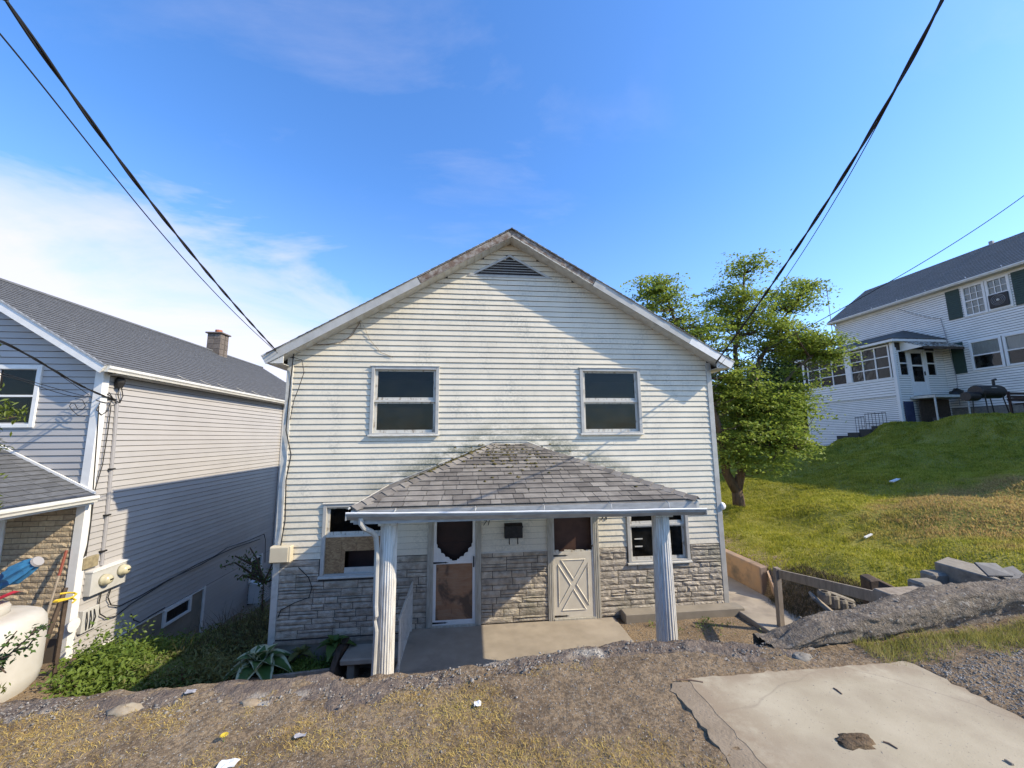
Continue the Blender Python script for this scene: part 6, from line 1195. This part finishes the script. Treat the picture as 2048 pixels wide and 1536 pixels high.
# steps and clutter at the foot of the porch
q = random.Random(4); cl = ((22.45, 16.3, .55, .35, .3), (22.95, 16.4, .5, .4, .38), (23.4, 16.2, .45, .35, .28), (23.0, 15.9, .4, .3, .2), (23.8, 15.9, .5, .4, .45), (24.0, 15.4, .35, .3, .3))
labs = ('dark crate stored under the stoop beside the blue panel', 'dark crate stored under the middle of the stoop', 'dark box stored under the stoop near the house wall', 'low dark tub in front of the stoop', 'dark covered bin beside the stoop', 'small black box between stoop and grill')
for (x, y, a, b_, c), lb in zip(cl, labs):
    z = gzs(x, y); tag(MB().prism([(x-a/2, y-b_/2, z-.08), (x+a/2, y-b_/2, z-.08), (x+a/2*.9, y-b_/2, z+c), (x-a/2*.9, y-b_/2, z+c)], (0, b_, 0)).build('storage_bin', M['black'] if q.random() < .6 else M['conduit'], bevel=.03, loc=(x, y, z)), lb, 'bin')
tag(box('blue_panel', (21.62, 17.08, .55), (22.1, 17.135, 1.6), mat('faded_blue_panel', (.04, .048, .10), (.025, .03, .06), rough=.7, scale=6), loc=(21.8, 17.1, .55)), 'faded blue panel propped against the porch corner under the siding', 'panel')
blob('laundry_heap', (24.0, 16.6, 1.84), .32, .26, .34, M['black'], 15, 'black heap of bags on the stoop end by the house', 'bag', .4)
for k in range(5):
    y0_ = 17.0+k*.62; z = .52-.165*k; tag(box('garden_step', (20.95-.05*k, y0_, z-.5), (PX-.03, y0_+.66, z+.06), M['joint'], bevel=.02, loc=(21.2, y0_, z)), ('topmost dark stone step at the near corner of the side porch', 'second dark stone step from the top below the side porch', 'middle dark stone step beside the iron railing', 'fourth dark stone step down along the side porch wall', 'lowest dark stone step at the end of the flight by the porch')[k], 'step', 'stone steps along the side porch')
iron = empty('iron_railing', (21.0, 18.2, .4), 'black iron railing with thin bars by the stone steps', 'railing')
za = lambda y: 1.08 - .03*(y-17.5)
for (y0_, y1_, n_) in ((17.5, 18.55, 6), (18.62, 19.1, 3)):
    dz_ = 0 if y0_ < 18 else -.16; MB().tube([(20.95, y0_, 1.07+dz_), (20.95, y1_, 1.05+dz_)], .016, 5).build('top_rail', M['black'], iron); MB().tube([(20.95, y0_, .55+dz_), (20.95, y1_, .53+dz_)], .012, 5).build('bottom_rail', M['black'], iron)
    for k in range(n_+1): yy = y0_+(y1_-y0_)*k/n_; MB().tube([(20.95, yy, .2+dz_-(yy-17.5)*.1), (20.95, yy, 1.08+dz_+.03*(k % 2))], .011, 5).build('baluster', M['black'], iron)
# smoker grill
gp = at(1975, 800, Y=14.2); gx_, gy_ = gp.x, 14.2; g0 = gzs(gx_, gy_); GR = empty('barrel_grill', (gx_, gy_, g0), 'black barrel smoker grill with side firebox on thin legs', 'grill')
MB().lathe((gx_-.55, gy_, g0+.98), [(.0, -.0), (.26, .0), (.28, .04), (.28, 1.16), (.26, 1.2), (.0, 1.2)], 18, axis='x').build('barrel', M['black'], GR, smooth=False); MB().lathe((gx_-1.05, gy_, g0+.78), [(.0, 0), (.19, .0), (.2, .03), (.2, .5), (.0, .5)], 14, axis='x').build('firebox', M['black'], GR)
MB().tube([(gx_+.45, gy_, g0+1.2), (gx_+.45, gy_, g0+1.5), (gx_+.58, gy_, g0+1.52)], .05, 8).build('chimney', M['black'], GR); MB().tube([(gx_+.65, gy_, g0+1.0), (gx_+1.05, gy_, g0+1.03)], .025, 6).build('shelf_bar', M['black'], GR); MB().tube([(gx_-.15, gy_-.3, g0+1.12), (gx_+.1, gy_-.3, g0+1.12)], .014, 5).build('lid_handle', M['trim'], GR)
for dx, dy, ex in ((-.4, -.2, -.04), (-.4, .2, -.04), (.45, -.2, .16), (.45, .2, .16)): MB().tube([(gx_+dx, gy_+dy, g0+.85), (gx_+dx+ex, gy_+dy*1.2, g0-.06)], .022, 6).build('leg', M['black'], GR)
bp = at(2043, 812, Y=13.2); gx_, gy_ = bp.x+.35, 13.2; g0 = gzs(gx_, gy_); BN = empty('garden_bench', (gx_, gy_, g0), 'dark wooden garden bench beside the grill', 'bench')
for k in range(4): box('seat_slat', (gx_-.5, gy_-.2+k*.11, g0+.42), (gx_+.6, gy_-.11+k*.11, g0+.45), M['reddoor'], BN)
for k in range(3): box('back_slat', (gx_-.5, gy_+.26, g0+.55+k*.13), (gx_+.6, gy_+.29, g0+.65+k*.13), M['reddoor'], BN)
for dx in (-.45, .5):
    for dy in (-.17, .24): box('leg', (gx_+dx, gy_+dy, g0-.06), (gx_+dx+.07, gy_+dy+.06, g0+(.42 if dy < 0 else .95)), M['reddoor'], BN)
    box('arm_rest', (gx_+dx-.01, gy_-.2, g0+.62), (gx_+dx+.08, gy_+.27, g0+.66), M['reddoor'], BN)
an = empty('antenna_mast', (RX-.3, RY1+.1, 5), 'thin rooftop antenna mast at the far eave of the hill house', 'antenna'); MB().tube([(RX-.28, RY1+.12, 5.6), (RX-.30, RY1+.12, 10.0)], .022, 5).build('mast', M['conduit'], an); MB().tube([(RX-.62, RY1+.12, 9.9), (RX-.60, RY1+.12, 9.1)], .012, 4).build('element', M['conduit'], an); MB().tube([(RX-.30, RY1+.12, 9.3), (RX-.61, RY1+.12, 9.4)], .012, 4).build('crossbar', M['conduit'], an); MB().tube([(RX-.30, RY1+.12, 9.55), (RX-.30, RY1+.12, 10.1)], .04, 5).build('sleeve', M['conduit'], an); MB().tube([(RX-.3, RY1+.12, 7.3), (RX+.05, RY1-.0, 7.35)], .02, 4).build('bracket', M['conduit'], an)
# far shed
SY = 42; c = at(1606, 868, Y=SY); g0 = gzs(c.x, SY); w_ = 1.75; SH = empty('shed', (c.x, SY, g0), 'small old pale shed with pitched roof far beyond the lawn', 'shed'); zt_ = at(1606, 862, Y=SY).z
box('wall', (c.x-w_, SY, g0-1), (c.x+w_, SY+3, zt_), mat('flaking_white_boards', (.55, .54, .5), (.2, .19, .17), rough=.8, scale=3, stretch=(4, 1, .6), contrast=(.5, .62)), SH); MB().prism([(c.x-w_-.25, SY-.3, zt_-.1), (c.x, SY-.3, zt_+1.0), (c.x+w_+.25, SY-.3, zt_-.1), (c.x+w_+.25, SY-.3, zt_+.1), (c.x, SY-.3, zt_+1.2), (c.x-w_-.25, SY-.3, zt_+.1)], (0, 3.6, 0)).build('roof', M['block'], SH); MB().prism([(c.x-w_, SY, zt_), (c.x+w_, SY, zt_), (c.x, SY, zt_+.95)], (0, .1, 0)).build('gable', M['darkwood'], SH)
# ------------------------------------------------------------------ steps, rail and walls right of the house
box_ = box('garden_walk', (5.32, 5.2, -3.7), (6.40, 16, -3.475), M['concrete'], bevel=.015); tag(box_, kind='structure')
OW = wall_strip if False else None
b = MB(); b.prism([(6.40, 8.42, -4.0), (6.58, 8.42, -4.0), (6.58, 8.42, -2.90), (6.40, 8.42, -2.92)], (0, 7.5, 0)); tag(b.build('garden_wall', M['rustwall'], bevel=.02, loc=(6.5, 9, -4)), 'low rust stained concrete wall between the walk and the lawn', 'wall')
b = MB(); b.prism([(6.42, 8.02, -3.9), (6.66, 8.30, -3.9), (6.62, 8.40, -3.02), (6.46, 8.30, -2.96), (6.42, 8.10, -3.2)], (.1, .08, 0)); tag(b.build('broken_wall_end', M['rustwall'], bevel=.02, loc=(6.5, 8.2, -3.9)), 'broken leaning end piece of the stained garden wall', 'wall piece')
pb = at(1562, 1256, Z=-3.50); pt_ = at(1553, 1135, Y=pb.y); hr = empty('hand_rail', (pb.x, pb.y, -3.5), 'weathered timber handrail on a leaning post beside the walk', 'handrail')
MB().obox((Vector((pb.x, pb.y, -3.55))+pt_)/2, (1, 0, 0), (0, 1, 0), pt_-Vector((pb.x, pb.y, -3.55)), .048, .045, (pt_-Vector((pb.x, pb.y, -3.55))).length/2).build('post', M['wood'], hr, bevel=.006)
ra, rb = at(1560, 1148, Y=pb.y-.06), at(1760, 1196, Y=5.0); d_ = (rb-ra).normalized(); MB().obox((ra+rb)/2, d_, d_.cross(Vector((0, 0, 1))), Vector((0, 0, 1)), (rb-ra).length/2+.05, .024, .075).build('rail', M['wood'], hr, bevel=.005)
MB().obox(Vector((rb.x, rb.y, rb.z-.5)), (1, 0, 0), (0, 1, 0), (0, 0, 1), .045, .045, .6).build('post', M['wood'], hr)
for k in range(6):
    y0_ = 6.0-k*.32; tag(box('stair_step', (5.55+.18*k, y0_-.36, -4.0), (6.65+.18*k, y0_, -3.38+.24*k), M['concrete'], bevel=.012, loc=(6, y0_, -3.6)), ('lowest worn concrete stair step where the garden walk ends', 'second concrete stair step up from the garden walk', 'third concrete stair step up from the garden walk', 'third concrete stair step down from the road', 'second concrete stair step down from the road', 'topmost concrete stair step just behind the asphalt ridge')[k], 'step', 'concrete stair steps up to the road')
# stack of broken cored block
bc = at(1672, 1200, Y=6.0); bl = empty('broken_block', (bc.x, 6.0, bc.z-.15), 'broken grey concrete block with open cores lying on a tilted board', 'block')
for k in range(4):
    c = at(1648+k*17, 1190+k*8, Y=6.0); MB().lathe((c.x, 6.0, c.z-.04), [(.05, -.09), (.088, -.07), (.092, .06), (.075, .10), (.055, .10), (.05, -.02)], 12).build('core_shell', M['block_grey'], bl)
c0_, c1_ = at(1640, 1180, Y=6.12), at(1705, 1205, Y=6.12); MB().tube([c0_, c1_], .05, 7).build('face_shell', M['block_grey'], bl)
plank('tilted_board', at(1622, 1190, Y=5.9), at(1672, 1232, Y=5.75), .30, .04, M['wood'], 'tilted grey board under the broken concrete block', 'board')
# cheek wall and blocks by the stairs
def cuboid(name, pts, ext, m, label, cat, bev=.015): return tag(MB().prism(pts, ext).build(name, m, bevel=bev, loc=pts[0]), label, cat)
a_, b2_, c2_ = at(1868, 1123, Y=5.3), at(1893, 1113, Y=5.75), at(2010, 1163, Y=4.55); d2_ = c2_+(b2_-a_)
dn = Vector((0, 0, -.75)); cuboid('cheek_wall', [a_, b2_, d2_, c2_], dn, M['block_grey'], 'long grey concrete cap stone sloping beside the stairs', 'wall')
for (px, py, Y, sx, sy, sz, lab) in ((1868, 1150, 5.25, .26, .2, .5, 'broken hollow grey block under the end of the cap stone'), (1850, 1168, 5.1, .34, .22, .34, 'low grey concrete block in front of the hollow block'), (1838, 1180, 5.05, .16, .16, .3, 'small dark block at the foot of the cap stone')):
    p = at(px, py, Y=Y); bo = MB(); bo.box((p.x-sx/2, Y-sy/2, p.z-sz), (p.x+sx/2, Y+sy/2, p.z+.05)); tag(bo.build('concrete_block', M['block_grey'], bevel=.03, loc=(p.x, Y, p.z-sz)), lab, 'block')
p = at(1768, 1172, Y=5.3); cuboid('timber_end', [Vector((p.x-.16, 5.35, p.z-.35)), Vector((p.x+.42, 5.1, p.z-.45)), Vector((p.x+.42, 5.1, p.z-.18)), Vector((p.x-.02, 5.35, p.z+.07)), Vector((p.x-.16, 5.35, p.z+.06))], (.1, .25, 0), M['darkwood'], 'wedge ended dark timber poking above the asphalt ridge', 'timber')
p = at(1805, 1183, Y=4.7); tag(box('stair_board', (p.x-.25, 4.6, p.z-.3), (p.x+.35, 4.85, p.z), M['wood'], bevel=.01, loc=(p.x, 4.7, p.z)), 'grey board lying flat between wedge timber and blocks', 'board')
for k, (px, py, L_) in enumerate(((1995, 1140, .28), (2026, 1146, .34))):
    p = at(px, py, Y=4.4); tag(MB().prism([p+Vector((-L_/2, 0, -.06)), p+Vector((L_/2, -.05, -.06)), p+Vector((L_/2, .1, .05)), p+Vector((-L_/2-.03, .1, .07 if k == 0 else .0))], (0, .01, -.02)).build('slate_slab', M['slate'], bevel=.004, loc=p), ('upright broken grey slate leaning on the cap stone', 'flat broken grey slate beside the cap stone')[k], 'slate')
# litter on the lawn
for i, (px, py, L_, lab) in enumerate(((1790, 963, .45, 'white board scrap lying alone on the shaded lawn'), (1737, 1075, .3, 'thin pale stick at the edge of the dry lawn patch'))):
    d = CR*((px-1024)/F_PX)+CU*(-(py-768)/F_PX)+CF; t = 6.0
    for _k in range(400):
        if (d*t).z < gzs((d*t).x, (d*t).y)+.05: break
        t += .03
    p = d*t; tag(MB().obox(p+Vector((0, 0, .04)), (1, .3, .15), (-.3, 1, 0), (0, 0, 1), L_/2, .05 if i == 0 else .02, .015).build('board_scrap', M['paper'] if i == 0 else M['curtain'], loc=p), lab, 'litter')
# brown bank in front of the lawn
r_ = np.random.default_rng(41); x = r_.uniform(6.1, 7.3, 9000); y = r_.uniform(5.6, 8.2, 9000); blades('bank_thatch', np.stack([x, y, gz(x, y)], 1), r_.uniform(.04, .14, 9000), np.full(9000, .009), .95, mat('bank_thatch', (.13, .10, .05), (.075, .065, .03), rough=.9, scale=4), 43, label='dead brown thatch covering the bank below the lawn', cat='thatch')
# ------------------------------------------------------------------ overhead wires
def wire(name, pix, Y0, Y1, r_w, label, twist=0, extend=1.2, n=60):
    pts2 = [Vector((a, b_)) for a, b_ in pix]; seg = [0]
    for p, q_ in zip(pts2, pts2[1:]): seg.append(seg[-1]+(q_-p).length)
    tot = seg[-1]; dense = []
    xs = np.array([p.x for p in pts2]); ys = np.array([p.y for p in pts2]); ss = np.array(seg)
    co = np.polyfit(ss/tot, xs, min(3, len(xs)-1)), np.polyfit(ss/tot, ys, min(3, len(xs)-1))
    for i in range(n+1):
        s = i/n; Yv = 1/((1-s)/Y0+s/Y1); dense.append(at(float(np.polyval(co[0], s)), float(np.polyval(co[1], s)), Y=Yv))
    if extend: d = (dense[-1]-dense[-4]).normalized(); dense += [dense[-1]+d*extend*k for k in range(1, 6)]
    W = empty(name, dense[0], label, 'wire')
    if not twist: MB().tube(dense, r_w, 5).build('strand', M['cable'], W)
    else:
        for ph in range(twist):
            path = []; acc = 0
            for i in range(len(dense)-1):
                for k in range(4):
                    p = dense[i].lerp(dense[i+1], k/4); t = (dense[i+1]-dense[i]); acc += t.length/4; t.normalize(); e1 = t.orthogonal().normalized(); e2 = t.cross(e1); a = acc*2*math.pi/1.0+ph*2*math.pi/twist; path.append(p+(e1*math.cos(a)+e2*math.sin(a))*r_w*.95)
            MB().tube(path, r_w, 5).build('strand', M['cable'], W)
    return W
wire('service_drop', [(556, 702), (470, 615), (400, 530), (300, 395), (200, 265), (100, 135), (12, -2)], 7.75, 2.2, .0085, 'thick twisted black service cable running down to the left eave', twist=2)
wire('phone_wire', [(560, 708), (480, 640), (400, 555), (300, 435), (200, 315), (100, 195), (-5, 60)], 7.75, 2.4, .0055, 'thin black wire running parallel below the thick left cable')
wire('service_drop', [(1432, 726), (1500, 630), (1545, 570), (1600, 484), (1660, 395), (1740, 268), (1800, 158), (1886, -2)], 7.7, 2.2, .0095, 'thick twisted black service cable running down to the right eave', twist=2)
wire('phone_wire', [(1436, 735), (1500, 655), (1552, 585), (1600, 512), (1660, 415), (1740, 280), (1826, 110), (1880, 5)], 7.7, 2.35, .0045, 'thin black wire hanging just below the thick right cable')
wire('span_wire', [(1420, 760), (1500, 716), (1590, 664), (1680, 622), (1780, 566), (1900, 488), (2060, 383)], 9.5, 6.5, .009, 'lone thin wire crossing the sky in front of the hill house roof')
wire('drop_wire', [(232, 800), (170, 775), (120, 748), (60, 712), (-5, 680)], 8.6, 6.0, .010, 'thick black cable reaching the weather head of the grey house', twist=2)
wire('drop_wire', [(192, 800), (150, 770), (100, 738), (50, 708), (-5, 682)], 8.5, 6.1, .006, 'thin black wire below the thick cable at the grey house')
wire('drop_wire', [(195, 798), (130, 782), (70, 765), (-5, 744)], 8.4, 6.2, .006, 'thin wire slanting across the upper window of the grey house')
wire('drop_wire', [(172, 795), (150, 795), (100, 779), (50, 764), (-5, 750)], 8.2, 6.2, .006, 'lowest thin wire ending in a loop on the grey gable', extend=1.2)
tag(MB().tube([at(px, py, Y=8.15) for px, py in ((150, 797), (165, 800), (171, 812), (165, 820), (155, 818), (150, 808), (143, 806), (139, 812), (144, 820), (155, 830), (170, 833))], .006, 5).build('wire_loop', M['cable'], N))
